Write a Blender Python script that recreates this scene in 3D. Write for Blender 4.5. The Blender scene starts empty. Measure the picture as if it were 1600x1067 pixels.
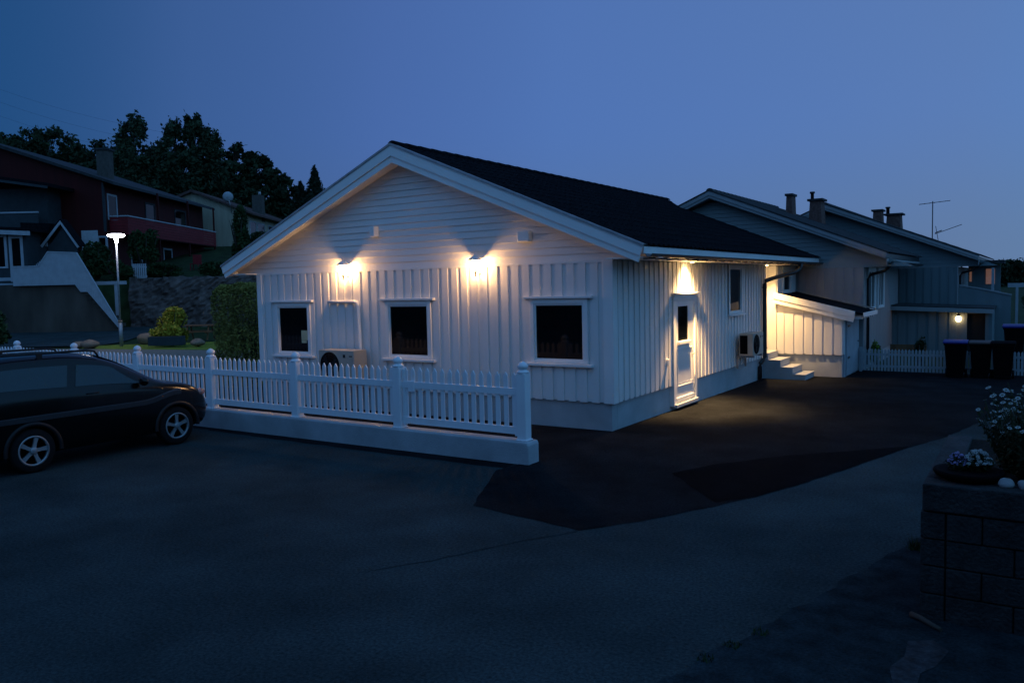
import bpy, bmesh, math, random
from mathutils import Vector, Matrix
random.seed(7)
R = math.radians
sc = bpy.context.scene
COL = sc.collection

# ------------------------------------------------------------------ materials
def mat(name, col, rough=0.6, spec=0.5, metal=0.0, var=0.12, scale=6.0, stretch=(1, 1, 1), bump=0.0, bscale=40.0,
        col2=None, emit=None, estr=0.0, coat=0.0, grain=0.0, gscale=55.0, stain=0.0):
    m = bpy.data.materials.new(name); m.use_nodes = True
    nt = m.node_tree; b = nt.nodes['Principled BSDF']; N = nt.nodes.new; K = nt.links.new
    b.inputs['Roughness'].default_value = rough; b.inputs['Metallic'].default_value = metal
    b.inputs['Specular IOR Level'].default_value = spec; b.inputs['Coat Weight'].default_value = coat
    tc = N('ShaderNodeTexCoord'); mp = N('ShaderNodeMapping'); mp.inputs['Scale'].default_value = stretch
    K(tc.outputs['Object'], mp.inputs[0])
    nz = N('ShaderNodeTexNoise'); nz.inputs['Scale'].default_value = scale; nz.inputs['Detail'].default_value = 6
    K(mp.outputs[0], nz.inputs['Vector'])
    mx = N('ShaderNodeMix'); mx.data_type = 'RGBA'
    c1 = [c * (1 - var) for c in col]; c2 = list(col2) if col2 else [min(1, c * (1 + var)) for c in col]
    mx.inputs[6].default_value = (*c1, 1); mx.inputs[7].default_value = (*c2, 1)
    rp = N('ShaderNodeMapRange'); rp.inputs[1].default_value = 0.3; rp.inputs[2].default_value = 0.7
    K(nz.outputs[0], rp.inputs[0]); K(rp.outputs[0], mx.inputs[0]); out = mx.outputs[2]
    for amt, scl, lo, hi in ((grain, gscale, .25, .75), (stain, .35, .35, .68)):
        if amt:
            n3 = N('ShaderNodeTexNoise'); n3.inputs['Scale'].default_value = scl; n3.inputs['Detail'].default_value = 8; n3.inputs['Roughness'].default_value = .7
            K(tc.outputs['Object'], n3.inputs['Vector'])
            r3 = N('ShaderNodeMapRange'); r3.inputs[1].default_value = lo; r3.inputs[2].default_value = hi; r3.inputs[3].default_value = 1-amt; r3.inputs[4].default_value = 1+amt
            K(n3.outputs[0], r3.inputs[0]); sc3 = N('ShaderNodeVectorMath'); sc3.operation = 'SCALE'; K(out, sc3.inputs[0]); K(r3.outputs[0], sc3.inputs['Scale']); out = sc3.outputs[0]
    K(out, b.inputs['Base Color'])
    if bump:
        n2 = N('ShaderNodeTexNoise'); n2.inputs['Scale'].default_value = bscale; n2.inputs['Detail'].default_value = 5
        K(mp.outputs[0], n2.inputs['Vector'])
        bp = N('ShaderNodeBump'); bp.inputs['Strength'].default_value = bump; bp.inputs['Distance'].default_value = 0.02
        K(n2.outputs[0], bp.inputs['Height']); K(bp.outputs[0], b.inputs['Normal'])
    if emit:
        b.inputs['Emission Color'].default_value = (*emit, 1); b.inputs['Emission Strength'].default_value = estr
    return m

def glass(name, mixf=0.9):
    m = bpy.data.materials.new(name); m.use_nodes = True
    nt = m.node_tree; nt.nodes.remove(nt.nodes['Principled BSDF'])
    t = nt.nodes.new('ShaderNodeBsdfTransparent'); g = nt.nodes.new('ShaderNodeBsdfGlossy'); x = nt.nodes.new('ShaderNodeMixShader')
    g.inputs['Roughness'].default_value = 0.05; x.inputs[0].default_value = 1 - mixf
    nt.links.new(t.outputs[0], x.inputs[1]); nt.links.new(g.outputs[0], x.inputs[2])
    nt.links.new(x.outputs[0], nt.nodes['Material Output'].inputs[0])
    return m

M = {}
M['siding'] = mat('white_painted_boards', (.74, .73, .72), .5, .4, var=.05, scale=3, stretch=(1, 1, .15), bump=.08, bscale=60)
M['lap'] = mat('white_painted_lap_boards', (.72, .71, .70), .5, .4, var=.05, scale=3, stretch=(.15, 1, 1), bump=.08, bscale=60)
M['trim'] = mat('white_trim_paint', (.78, .78, .77), .42, .45, var=.04, scale=2, bump=.03)
M['found'] = mat('grey_painted_plaster', (.40, .43, .45), .8, .3, var=.10, scale=2.5, bump=.35, bscale=70, stain=.12, grain=.06)
M['fencewall'] = mat('fence_wall_plaster', (.40, .43, .46), .8, .3, var=.14, scale=2.2, bump=.4, bscale=60, stain=.18, grain=.08)
M['vinyl'] = mat('white_fence_plastic', (.80, .82, .86), .35, .5, var=.04, scale=2)
M['tile'] = mat('black_roof_tile', (.0075, .0085, .011), .92, .04, var=.4, scale=8, bump=.15, bscale=50)
M['tile_grey'] = mat('weathered_grey_roof_tile', (.026, .03, .033), .75, .3, var=.35, scale=6, bump=.2)
M['tile_brown'] = mat('brown_roof_tile', (.09, .055, .05), .8, .2, var=.3, scale=5, bump=.2)
M['dark_metal'] = mat('dark_painted_metal', (.02, .02, .022), .4, .5, var=.2)
M['pane'] = mat('dark_window_glass', (.004, .005, .006), .05, .22, var=.3, scale=1)
M['asphalt_old'] = mat('old_grey_asphalt', (.036, .053, .057), .95, .04, var=.18, scale=1.1, bump=.5, bscale=120, grain=.75, gscale=38, stain=.26)
M['asphalt_new'] = mat('fresh_black_asphalt', (.0125, .0142, .0168), .95, .02, var=.3, scale=1.6, bump=.5, bscale=120, grain=.8, gscale=38, stain=.4)
M['asphalt_patch'] = mat('newest_black_asphalt', (.0030, .0042, .0058), .95, .02, var=.3, scale=2, bump=.5, bscale=120, grain=.8, gscale=38, stain=.4)
M['seam_tar'] = mat('faint_tar_seam', (.020, .033, .038), .95, .04, var=.3, scale=6)
M['verge'] = mat('dark_gravelly_verge', (.022, .035, .041), .97, .03, var=.4, scale=5, bump=.8, bscale=110, grain=.6, gscale=45, stain=.4)
M['worn'] = mat('pale_worn_concrete', (.030, .036, .042), .9, .2, var=.6, scale=14, bump=.6, grain=.5)
M['earth'] = mat('dark_grass_and_earth', (.022, .038, .014), .95, .1, var=.5, scale=1.5, bump=.6, bscale=30)
M['lawn'] = mat('short_lawn_grass', (.15, .19, .028), .95, .1, var=.35, scale=4, bump=.7, bscale=80)
M['gravel'] = mat('pale_gravel_path', (.20, .17, .14), .95, .1, var=.25, scale=9, bump=.5)
M['concrete'] = mat('stained_concrete', (.07, .058, .048), .9, .2, var=.4, scale=.9, stretch=(1, 1, .3), bump=.4)
M['stone'] = mat('rough_retaining_stone', (.095, .078, .072), .95, .2, var=.6, scale=1.8, bump=1.0, bscale=9)
M['rock'] = mat('boulder_stone', (.22, .15, .105), .9, .2, var=.25, scale=3, bump=.5, bscale=12)
M['white_rock'] = mat('white_pebble_stone', (.30, .31, .31), .85, .2, var=.15, scale=9, bump=.4, bscale=30)
M['block'] = mat('grey_concrete_block', (.036, .038, .040), .95, .2, var=.3, scale=7, bump=.9, bscale=40, grain=.4, gscale=30, stain=.3)
M['joint'] = mat('dark_mortar_joint', (.02, .02, .02), .95, .1)
M['soil'] = mat('dark_soil', (.012, .010, .008), .97, .1, var=.4, scale=15, bump=.8)
M['grey_siding'] = mat('pale_grey_boards', (.27, .26, .26), .6, .3, var=.08, scale=3, stretch=(1, 1, .15), bump=.08)
M['grey_lap'] = mat('pale_grey_lap_boards', (.20, .235, .24), .6, .3, var=.08, scale=3, stretch=(.15, 1, 1), bump=.08)
M['blue_siding'] = mat('blue_grey_boards', (.13, .175, .19), .6, .3, var=.1, scale=3, stretch=(1, 1, .15), bump=.08)
M['blue_lap'] = mat('blue_grey_lap_boards', (.13, .175, .19), .6, .3, var=.1, scale=3, stretch=(.15, 1, 1), bump=.08)
M['grey_trim'] = mat('grey_trim_paint', (.27, .29, .30), .55, .3, var=.06)
M['brick'] = mat('red_brown_brick', (.13, .075, .065), .9, .2, var=.35, scale=14, bump=.5)
M['ash_chim'] = mat('grey_rendered_chimney', (.075, .072, .066), .9, .2, var=.25, scale=5, bump=.3)
M['red'] = mat('dark_red_boards', (.05, .004, .004), .75, .25, var=.22, scale=3, stretch=(1, 1, .1), bump=.1)
M['red_balc'] = mat('red_balcony_boards', (.17, .009, .013), .65, .3, var=.18, scale=3, bump=.1)
M['beige'] = mat('beige_boards', (.36, .33, .25), .7, .25, var=.1, scale=3, stretch=(1, 1, .1), bump=.1)
M['teal'] = mat('slate_grey_boards', (.030, .041, .048), .7, .25, var=.15, scale=3, bump=.1)
M['plaster'] = mat('white_plaster', (.42, .45, .48), .85, .2, var=.1, bump=.2)
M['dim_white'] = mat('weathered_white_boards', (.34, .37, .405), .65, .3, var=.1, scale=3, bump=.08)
M['bark'] = mat('tree_bark', (.05, .042, .035), .95, .1, var=.4, scale=12, bump=.7)
M['leaf_dark'] = mat('dark_leaves', (.020, .036, .016), .8, .2, var=.6, scale=.8)
M['leaf_birch'] = mat('birch_leaves', (.034, .055, .028), .75, .2, var=.5, scale=.9)
M['leaf_spruce'] = mat('spruce_needles', (.014, .030, .018), .85, .2, var=.4, scale=1.2)
M['leaf_hedge'] = mat('hedge_leaves', (.25, .22, .055), .75, .25, var=.45, scale=3)
M['leaf_yellow'] = mat('yellow_green_leaves', (.36, .28, .025), .75, .25, var=.4, scale=3)
M['leaf_shrub'] = mat('shrub_leaves', (.02, .045, .014), .8, .2, var=.5, scale=2)
M['leaf_fg'] = mat('flower_plant_leaves', (.018, .032, .012), .75, .25, var=.5, scale=20)
M['leaf_lime'] = mat('lime_conifer_leaves', (.12, .19, .02), .8, .2, var=.4, scale=8)
M['petal'] = mat('white_petals', (.42, .46, .45), .7, .2, var=.1, scale=30)
M['petal_lilac'] = mat('lilac_petals', (.36, .30, .55), .7, .2, var=.2, scale=30)
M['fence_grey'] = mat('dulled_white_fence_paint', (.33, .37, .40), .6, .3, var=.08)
M['wood'] = mat('weathered_brown_timber', (.16, .085, .045), .85, .2, var=.3, scale=4, bump=.3)
M['bin'] = mat('dark_bin_plastic', (.003, .003, .004), .9, .06, var=.2)
M['bin_blue'] = mat('blue_lid_plastic', (.008, .014, .17), .45, .4, var=.15)
M['bin_brown'] = mat('brown_lid_plastic', (.030, .018, .014), .5, .4, var=.15)
M['carpaint'] = mat('black_car_paint', (.0025, .0025, .003), .16, .4, var=.1)
M['carglass'] = mat('tinted_car_glass', (.005, .021, .029), .03, .65, var=.1)
M['carplastic'] = mat('grey_car_plastic', (.010, .011, .013), .5, .3, var=.15)
M['car_moulding'] = mat('dark_grey_moulding', (.022, .027, .033), .4, .5, var=.1)
M['tail_red'] = mat('red_tail_lens', (.14, .006, .006), .2, .5)
M['tyre'] = mat('tyre_rubber', (.010, .010, .011), .9, .2, var=.2, scale=30)
M['alloy'] = mat('silver_alloy', (.34, .36, .38), .42, .4, metal=.6, var=.08)
M['lens_orange'] = mat('orange_lens', (.50, .14, .03), .15, .6)
M['lens_glint_tint'] = mat('headlight_lens', (.35, .20, .18), .08, .8)  # white-orange tint puts the lantern glints into the lens colour
M['ac_white'] = mat('ivory_metal_casing', (.40, .37, .32), .5, .4, var=.05)
M['galv'] = mat('galvanised_steel', (.30, .31, .32), .45, .5, metal=.5, var=.2)
M['glass'] = glass('clear_lantern_glass')
M['cream'] = mat('cream_panel', (.62, .50, .30), .8, .2, var=.06)
M['bulb'] = mat('lit_bulb', (1, .8, .5), .5, emit=(1, .72, .38), estr=140)
M['globe'] = mat('lit_globe_glass', (1, .85, .6), .5, emit=(1, .58, .26), estr=11)
M['lamp_opal'] = mat('lit_street_lamp', (1, 1, 1), .5, emit=(.95, .90, 1.0), estr=17)
M['downlight'] = mat('lit_downlight', (1, .9, .6), .5, emit=(1, .74, .36), estr=60)
M['lit_room'] = mat('lit_interior_wall', (.5, .3, .25), .8, emit=(1, .45, .26), estr=.05)

# ------------------------------------------------------------------ mesh helpers
class MB:
    def __init__(s): s.v = []; s.f = []; s.sm = []
    def add(s, vs, fs, smooth=False):
        n = len(s.v); s.v += [tuple(v) for v in vs]; s.f += [tuple(i + n for i in f) for f in fs]; s.sm += [smooth] * len(fs); return s
    def box(s, x0, x1, y0, y1, z0, z1):
        if x0 > x1: x0, x1 = x1, x0
        if y0 > y1: y0, y1 = y1, y0
        if z0 > z1: z0, z1 = z1, z0
        return s.add([(x0,y0,z0),(x1,y0,z0),(x1,y1,z0),(x0,y1,z0),(x0,y0,z1),(x1,y0,z1),(x1,y1,z1),(x0,y1,z1)],
                     [(0,3,2,1),(4,5,6,7),(0,1,5,4),(1,2,6,5),(2,3,7,6),(3,0,4,7)])
    def prism(s, poly, axis, lo, hi):           # polygon in the plane across axis, extruded lo..hi
        n = len(poly)
        def P(p, t): return {'x': (t, p[0], p[1]), 'y': (p[0], t, p[1]), 'z': (p[0], p[1], t)}[axis]
        vs = [P(p, lo) for p in poly] + [P(p, hi) for p in poly]
        fs = [tuple(range(n)), tuple(range(2*n-1, n-1, -1))] + [(i, i+n, (i+1) % n + n, (i+1) % n) for i in range(n)]
        return s.add(vs, fs)
    def tube(s, pts, r, n=8, r2=None, smooth=True):
        pts = [Vector(p) for p in pts]; rings = []
        for i, p in enumerate(pts):
            d = (pts[min(i+1, len(pts)-1)] - pts[max(i-1, 0)]).normalized()
            u = d.cross(Vector((0, 0, 1)) if abs(d.z) < .9 else Vector((1, 0, 0))).normalized(); w = d.cross(u)
            rr = r if r2 is None else r + (r2 - r) * i / (len(pts) - 1)
            rings.append([p + u * rr * math.cos(2*math.pi*k/n) + w * rr * math.sin(2*math.pi*k/n) for k in range(n)])
        vs = [v for g in rings for v in g]; fs = []
        for i in range(len(pts) - 1):
            for k in range(n): fs.append((i*n+k, i*n+(k+1) % n, (i+1)*n+(k+1) % n, (i+1)*n+k))
        s.add(vs, fs, smooth); m = len(s.v) - len(vs)
        s.f.append(tuple(m+k for k in range(n))[::-1]); s.sm.append(False)
        s.f.append(tuple(m+(len(pts)-1)*n+k for k in range(n))); s.sm.append(False)
        return s
    def lathe(s, prof, c=(0, 0, 0), n=16, axis='z', smooth=True, caps=True):
        vs = []; fs = []
        for (r, h) in prof:
            for k in range(n):
                a = 2*math.pi*k/n; x, y = r*math.cos(a), r*math.sin(a)
                p = (x, y, h) if axis == 'z' else ((h, x, y) if axis == 'x' else (x, h, y))
                vs.append((p[0]+c[0], p[1]+c[1], p[2]+c[2]))
        for i in range(len(prof)-1):
            for k in range(n): fs.append((i*n+k, i*n+(k+1) % n, (i+1)*n+(k+1) % n, (i+1)*n+k))
        if caps: fs.append(tuple(range(n))[::-1]); fs.append(tuple((len(prof)-1)*n+k for k in range(n)))
        return s.add(vs, fs, smooth)
    def blob(s, c, rx, ry, rz, n=14, m=9, jit=0.0, flat=None, seed=0):
        rnd = random.Random(seed); vs = []; fs = []
        ph = [rnd.uniform(0, 6.3) for _ in range(6)]
        for i in range(m+1):
            th = math.pi*i/m
            for k in range(n):
                a = 2*math.pi*k/n
                q = 1 + jit*(math.sin(2*a+ph[0])*math.sin(2*th+ph[1]) + .6*math.sin(3*a+ph[2]) * math.sin(th) + .5*math.sin(4*th+ph[3]))
                z = math.cos(th)*rz*q
                vs.append((c[0]+rx*q*math.sin(th)*math.cos(a), c[1]+ry*q*math.sin(th)*math.sin(a), c[2]+z))
        for i in range(m):
            for k in range(n): fs.append((i*n+k, (i+1)*n+k, (i+1)*n+(k+1) % n, i*n+(k+1) % n))
        return s.add(vs, fs, True)
    def leaves(s, n, fn, size, rnd, aspect=.55, up=0.0):
        for _ in range(n):
            p = Vector(fn()); a = rnd.uniform(0, 6.283); t = rnd.uniform(-1, 1)
            nrm = Vector((math.sqrt(1-t*t)*math.cos(a), math.sqrt(1-t*t)*math.sin(a), t*(1-up)+up)).normalized()
            u = nrm.orthogonal().normalized(); u.rotate(Matrix.Rotation(rnd.uniform(0, 6.283), 3, nrm)); w = nrm.cross(u)
            L = size*rnd.uniform(.6, 1.3); W = L*aspect
            m = len(s.v)
            s.v += [tuple(p-u*L), tuple(p+w*W), tuple(p+u*L), tuple(p-w*W)]; s.f.append((m, m+1, m+2, m+3)); s.sm.append(False)
        return s
    def build(s, name, mt, parent=None, bevel=0.0, loc=None):
        me = bpy.data.meshes.new(name); me.from_pydata(s.v, [], s.f)
        me.polygons.foreach_set('use_smooth', s.sm); me.update()
        me.materials.append(M[mt] if isinstance(mt, str) else mt)
        o = bpy.data.objects.new(name, me); COL.objects.link(o)
        if parent: o.parent = parent
        if loc: o.location = loc
        if bevel:
            b = o.modifiers.new('bevel', 'BEVEL'); b.width = bevel; b.segments = 2; b.limit_method = 'ANGLE'; b.harden_normals = False
        return o

def box(*a): return MB().box(*a)
def tag(o, label=None, cat=None, group=None, kind=None):
    for k, v in (('label', label), ('category', cat), ('group', group), ('kind', kind)):
        if v: o[k] = v
    return o
def empty(name, loc, label, cat, rz=0.0, group=None):
    o = bpy.data.objects.new(name, None); COL.objects.link(o); o.location = loc; o.rotation_euler = (0, 0, rz); o.empty_display_size = .2
    return tag(o, label, cat, group)
def copy_tree(o, parent=None):
    c = o.copy(); COL.objects.link(c)
    if parent: c.parent = parent
    for ch in list(o.children): copy_tree(ch, c)
    return c

CX, CY, CZ = 5.623138, -11.607083, 2.372782
YAW = -32.972; CA, SA = math.cos(R(YAW)), math.sin(R(YAW)); VROT = -R(YAW)
def AB(a, b, z=0.0): return (CX + CA*a + SA*b, CY - SA*a + CA*b, z)      # right / forward of the street corner
def toAB(x, y): dx, dy = x-CX, y-CY; return (CA*dx - SA*dy, SA*dx + CA*dy)
def sstep(x, a, b): t = max(0, min(1, (x-a)/(b-a))); return t*t*(3-2*t)

# ------------------------------------------------------------------ ground and paving
def zyard(y): return -.01*max(0.0, min(y, 14.0))
def zg(a, b):
    x, y, _ = AB(a, b)
    base = zyard(y)
    left = 1 - sstep(a, -14, -4)
    h = .5*sstep(b, 41, 50)
    if b > 50.25: h = 3.25
    if b > 50.25: h += (b-50.25)*.145
    if b > 88: h = 3.25 + 37.75*.145 - (b-88)*.06
    if b > 140: h = 2.0
    h *= 1 - .45*sstep(a, -27, -22)*sstep(b, 78, 92)
    right = .012*max(0, b-45)
    if b < -1.5: base += 6.5*sstep(-b, 1.5, 5.0) + .12*max(0, -b-5)  # unseen bank behind the camera, added to darken the foreground
    return base - .03 + h*left + right*(1-left)
aa = [-500,-250,-150,-110,-90,-75,-65,-58,-52,-47,-43,-40,-37,-34,-31,-28,-25,-22,-19,-16,-13,-10,-7,-4,-1,2,5,8,12,18,26,40,60,90,140,220,400]
bb = [-120,-60,-30,-15,-8,-5,-4,-3.2,-2.4,-1.5,0,3,6,9,12,15,18,21,24,27,30,33,36,39,42,45,48,50.2,50.35,52,55,58,62,66,70,75,80,85,90,97,105,115,130,145,160,200,300,500,900]
g = MB(); vs = []
for b_ in bb:
    for a_ in aa:
        x, y, _ = AB(a_, b_); vs.append((x, y, zg(a_, b_)))
n = len(aa); fs = [(i*n+k, i*n+k+1, (i+1)*n+k+1, (i+1)*n+k) for i in range(len(bb)-1) for k in range(n-1)]
g.add(vs, fs, True)
tag(g.build('ground', 'earth'), kind='structure')

def ragged(poly, seg=.14, j=.014, seed=1):
    rnd = random.Random(seed); out = []
    for a, b in zip(poly, poly[1:] + poly[:1]):
        L = math.dist(a, b); n = max(1, int(L/seg)) if L < 9 else 1; nx, ny = -(b[1]-a[1])/L, (b[0]-a[0])/L
        for k in range(n):
            t = k/n; q = rnd.uniform(-j, j) if k else 0; out.append((a[0]+(b[0]-a[0])*t+nx*q, a[1]+(b[1]-a[1])*t+ny*q))
    return out
def sheet(name, poly, dz, mt, kind='structure', rag=0):
    if rag: poly = ragged(poly, j=rag)
    bm = bmesh.new()
    bm.faces.new([bm.verts.new((x, y, 0)) for x, y in poly])
    for yy in (0.0, 14.0):
        bmesh.ops.bisect_plane(bm, geom=bm.verts[:]+bm.edges[:]+bm.faces[:], plane_co=(0, yy, 0), plane_no=(0, 1, 0))
    bmesh.ops.triangulate(bm, faces=bm.faces[:])
    for v in bm.verts: v.co.z = zyard(v.co.y) + dz
    bmesh.ops.recalc_face_normals(bm, faces=bm.faces[:])
    for f in bm.faces:
        if f.normal.z < 0: f.normal_flip()
    me = bpy.data.meshes.new(name); bm.to_mesh(me); bm.free(); me.materials.append(M[mt])
    o = bpy.data.objects.new(name, me); COL.objects.link(o); o['kind'] = kind; return o
sheet('street', [(-60,-26),(10,-26),(10,12),(-18,12),(-18,-2.2),(-60,-2.2)], 0.0, 'asphalt_old')
EDGE = [(1.98,-4.88),(2.37,-4.33),(2.77,-3.59),(3.11,-2.9),(3.4,-2.1),(3.75,-.96),(4.1,.31),(4.59,1.88),(5.0,3.91),(5.52,6.32),(6.6,11.6)]
sheet('driveway', [(-9,-2.40),(-.12,-2.40),(-.10,-2.8),(-.17,-3.13),(.55,-4.64)] + EDGE + [(-9,11.6)], .004, 'asphalt_new', rag=.014)
sheet('driveway_patch', [(1.89,-2.27),(2.35,-2.8),(2.80,-3.32),(3.11,-2.86),(3.4,-2.07),(3.75,-.93),(4.1,.34),(4.2,.78),(3.57,.08),(2.88,-.6),(2.16,-1.61)], .008, 'asphalt_patch', rag=.014)
sheet('verge', [(4.78,-3.6),(4.3,-5.5),(3.81,-7.21),(3.3,-9.2),(2.9,-12),(12,-12),(12,-3.6)], .004, 'verge', rag=.03)
sheet('worn_patch', [(4.98,-5.95),(5.12,-5.86),(5.22,-5.98),(5.17,-6.25),(5.10,-6.55),(4.98,-6.62),(4.93,-6.4),(4.99,-6.2)], .008, 'worn', rag=.05)
def seam(name, pts, w, dz, mt, seed):
    rnd = random.Random(seed); L = []; Rr = []; P = []
    for a, b in zip(pts[:-1], pts[1:]):
        n = max(2, int(math.dist(a, b)/.12)); P += [(a[0]+(b[0]-a[0])*k/n, a[1]+(b[1]-a[1])*k/n) for k in range(n)]
    P.append(pts[-1]); m = MB(); vs = []
    for i, p in enumerate(P):
        q0, q1 = P[max(i-1, 0)], P[min(i+1, len(P)-1)]; l = math.dist(q0, q1); nx, ny = -(q1[1]-q0[1])/l, (q1[0]-q0[0])/l
        j = rnd.uniform(-.012, .012); e = w*rnd.uniform(.5, 1.2)*(1-.8*i/len(P))
        vs += [(p[0]+nx*(j-e/2), p[1]+ny*(j-e/2), zyard(p[1])+dz), (p[0]+nx*(j+e/2), p[1]+ny*(j+e/2), zyard(p[1])+dz)]
    m.add(vs, [(2*i, 2*i+2, 2*i+3, 2*i+1) for i in range(len(P)-1)]); return tag(m.build(name, mt), kind='structure')
seam('street_seam', [(1.98,-4.90),(1.61,-5.5),(1.26,-6.25),(.91,-6.79)], .04, .004, 'seam_tar', 1)
sheet('asphalt_strip', [(-7.3,-2.72),(-.12,-2.72),(-.14,-2.98),(-2.6,-2.98),(-5.0,-2.93),(-7.3,-2.86)], .004, 'asphalt_new', rag=.02)
def absheet(name, pts, dz, mt): return sheet(name, [AB(a, b)[:2] for a, b in pts], dz, mt)
absheet('lawn', [(-20.6,37.6),(-10,33.8),(-7,36),(-7,41.5),(-16,41.5),(-20.8,39.8)], .012, 'lawn')
absheet('garden_path', [(-24,33),(-9,28.5),(-7,31.5),(-10,33.8),(-20.6,37.6),(-24,37.5)], .008, 'gravel')

# ------------------------------------------------------------------ house building blocks (local coordinates)
def slab(mb, ax, u0, u1, z0, z1, d0, d1, openings):
    us = sorted({u0, u1, *[e for o in openings for e in o[:2] if u0 < e < u1]})
    for a, b in zip(us[:-1], us[1:]):
        zz = [(z0, z1)]
        for o in openings:
            if o[0] < (a+b)/2 < o[1]:
                zz = [q for p in zz for q in ((p[0], min(p[1], o[2])), (max(p[0], o[3]), p[1])) if q[1]-q[0] > 1e-4]
        for p in zz:
            if ax == 'y': mb.box(a, b, d0, d1, p[0], p[1])
            else: mb.box(d0, d1, a, b, p[0], p[1])
def battens(ax, u0, u1, z0, z1, face, out, openings, period=.215, wide=.135, start=0.0, rnd=None):
    mb = MB(); slab(mb, ax, u0, u1, z0, z1, face - out*.10, face + out*.012, openings)
    u = u0 + start; rnd = rnd or random.Random(3)
    while u < u1 - .02:
        a, b = max(u, u0), min(u + wide + rnd.uniform(-.004, .004), u1)
        cuts = sorted({a, b, *[e for o in openings for e in o[:2] if a < e < b]})
        dd = .034 + rnd.uniform(-.002, .002)
        for p, q in zip(cuts[:-1], cuts[1:]):
            slab(mb, ax, p, q, z0 - .012, z1, face + out*.006, face + out*dd, openings)
        u += period
    return mb
def lapped_gable(cx, half, zb, zt_fn, face, step=.120):
    mb = MB(); z = zb; rnd = random.Random(5)
    while True:
        z1 = z + step
        def xr(zz): return zt_fn(zz)
        a, b = xr(z), xr(z1)
        if a <= .02: break
        b = max(b, 0)
        j = rnd.uniform(-.003, .003)
        y0, y1, yb = face - .034 + j, face - .012, face + .10
        vs = [(cx-a,y0,z),(cx+a,y0,z),(cx+b,y1,z1+.004),(cx-b,y1,z1+.004),(cx-a,yb,z),(cx+a,yb,z),(cx+b,yb,z1+.004),(cx-b,yb,z1+.004)]
        mb.add(vs, [(0,1,2,3),(4,7,6,5),(0,4,5,1),(1,5,6,2),(2,6,7,3),(3,7,4,0)])
        z = z1
    return mb
def tile_roof(xr, zr, xe, ze, y0, y1f, amp=.02, period=.2, course=.36, lip=.011, seg=6):
    mb = MB(); L = math.hypot(xe-xr, ze-zr); nc = max(2, round(L/course))
    nx, nz = -(ze-zr)/L, (xe-xr)/L
    if nz < 0: nx, nz = -nx, -nz
    rows = []
    for c in range(nc):
        for t, off in ((c/nc, -.0), ((c+1)/nc, lip)):
            rows.append((xr+(xe-xr)*t, zr+(ze-zr)*t, off))
    y1m = max(y1f(xr), y1f(xe)); ny = int((y1m-y0)/period*seg); vs = []; fs = []
    for (x, z, off) in rows:
        yend = y1f(x)
        for k in range(ny+1):
            y = min(y0 + k*period/seg, yend); w = amp*math.sin(2*math.pi*(y-y0)/period)
            vs.append((x+nx*(off+w), y, z+nz*(off+w)))
    m = ny+1
    for i in range(len(rows)-1):
        for k in range(ny): fs.append((i*m+k, i*m+k+1, (i+1)*m+k+1, (i+1)*m+k))
    return mb.add(vs, fs, False)
def ridge_caps(cx, z, y0, y1, r=.085, L=.38):
    mb = MB(); y = y0
    while y < y1:
        pts = []
        for yy, rr in ((y, r), (min(y+L*1.04, y1), r*.86)):
            for k in range(7):
                a = math.pi*(k/6); pts.append((cx+rr*1.25*math.cos(a), yy, z-.05+rr*math.sin(a)))
        fs = [(k, k+1, k+8, k+7) for k in range(6)] + [tuple(range(7))]
        mb.add(pts, fs, False); y += L
    return mb
def window(parent, ax, u0, u1, z0, z1, face, out, cap=True, tr='trim', cas=.10, extras=True, bar=None):
    def B(mb, a, b, c, d, za, zb):           # u range, depth range outward
        if ax == 'y': mb.box(a, b, face+out*c, face+out*d, za, zb)
        else: mb.box(face+out*c, face+out*d, a, b, za, zb)
    w = MB()
    B(w, u0-cas, u0-.018, -.06, .052, z0-cas*.6, z1+cas); B(w, u1+.018, u1+cas, -.06, .052, z0-cas*.6, z1+cas)
    B(w, u0-.018, u1+.018, -.06, .050, z1+.018, z1+cas); B(w, u0-.018, u1+.018, -.06, .050, z0-cas*.6, z0-.018)
    o = w.build('window', tr, parent, bevel=.005)
    f = MB()
    B(f, u0-.020, u0+.012, -.05, .030, z0-.020, z1+.020); B(f, u1-.012, u1+.020, -.05, .030, z0-.020, z1+.020)
    B(f, u0+.012, u1-.012, -.05, .029, z1-.012, z1+.020); B(f, u0+.012, u1-.012, -.05, .029, z0-.020, z0+.012)
    if bar: B(f, bar-.025, bar+.025, -.05, .031, z0+.012, z1-.012)
    f.build('window_sash', tr, o, bevel=.003)
    p = MB(); B(p, u0+.004, u1-.004, -.02, .012, z0+.004, z1-.004); p.build('pane', 'pane', o)
    if cap:
        c = MB(); B(c, u0-cas-.10, u1+cas+.10, -.02, .10, z1+cas+.002, z1+cas+.045); c.build('head_board', tr, o, bevel=.006)
        c = MB(); B(c, u0-cas-.09, u1+cas+.09, -.02, .105, z0-cas*.6-.052, z0-cas*.6-.004); c.build('window_sill', tr, o, bevel=.006)
    return o
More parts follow.
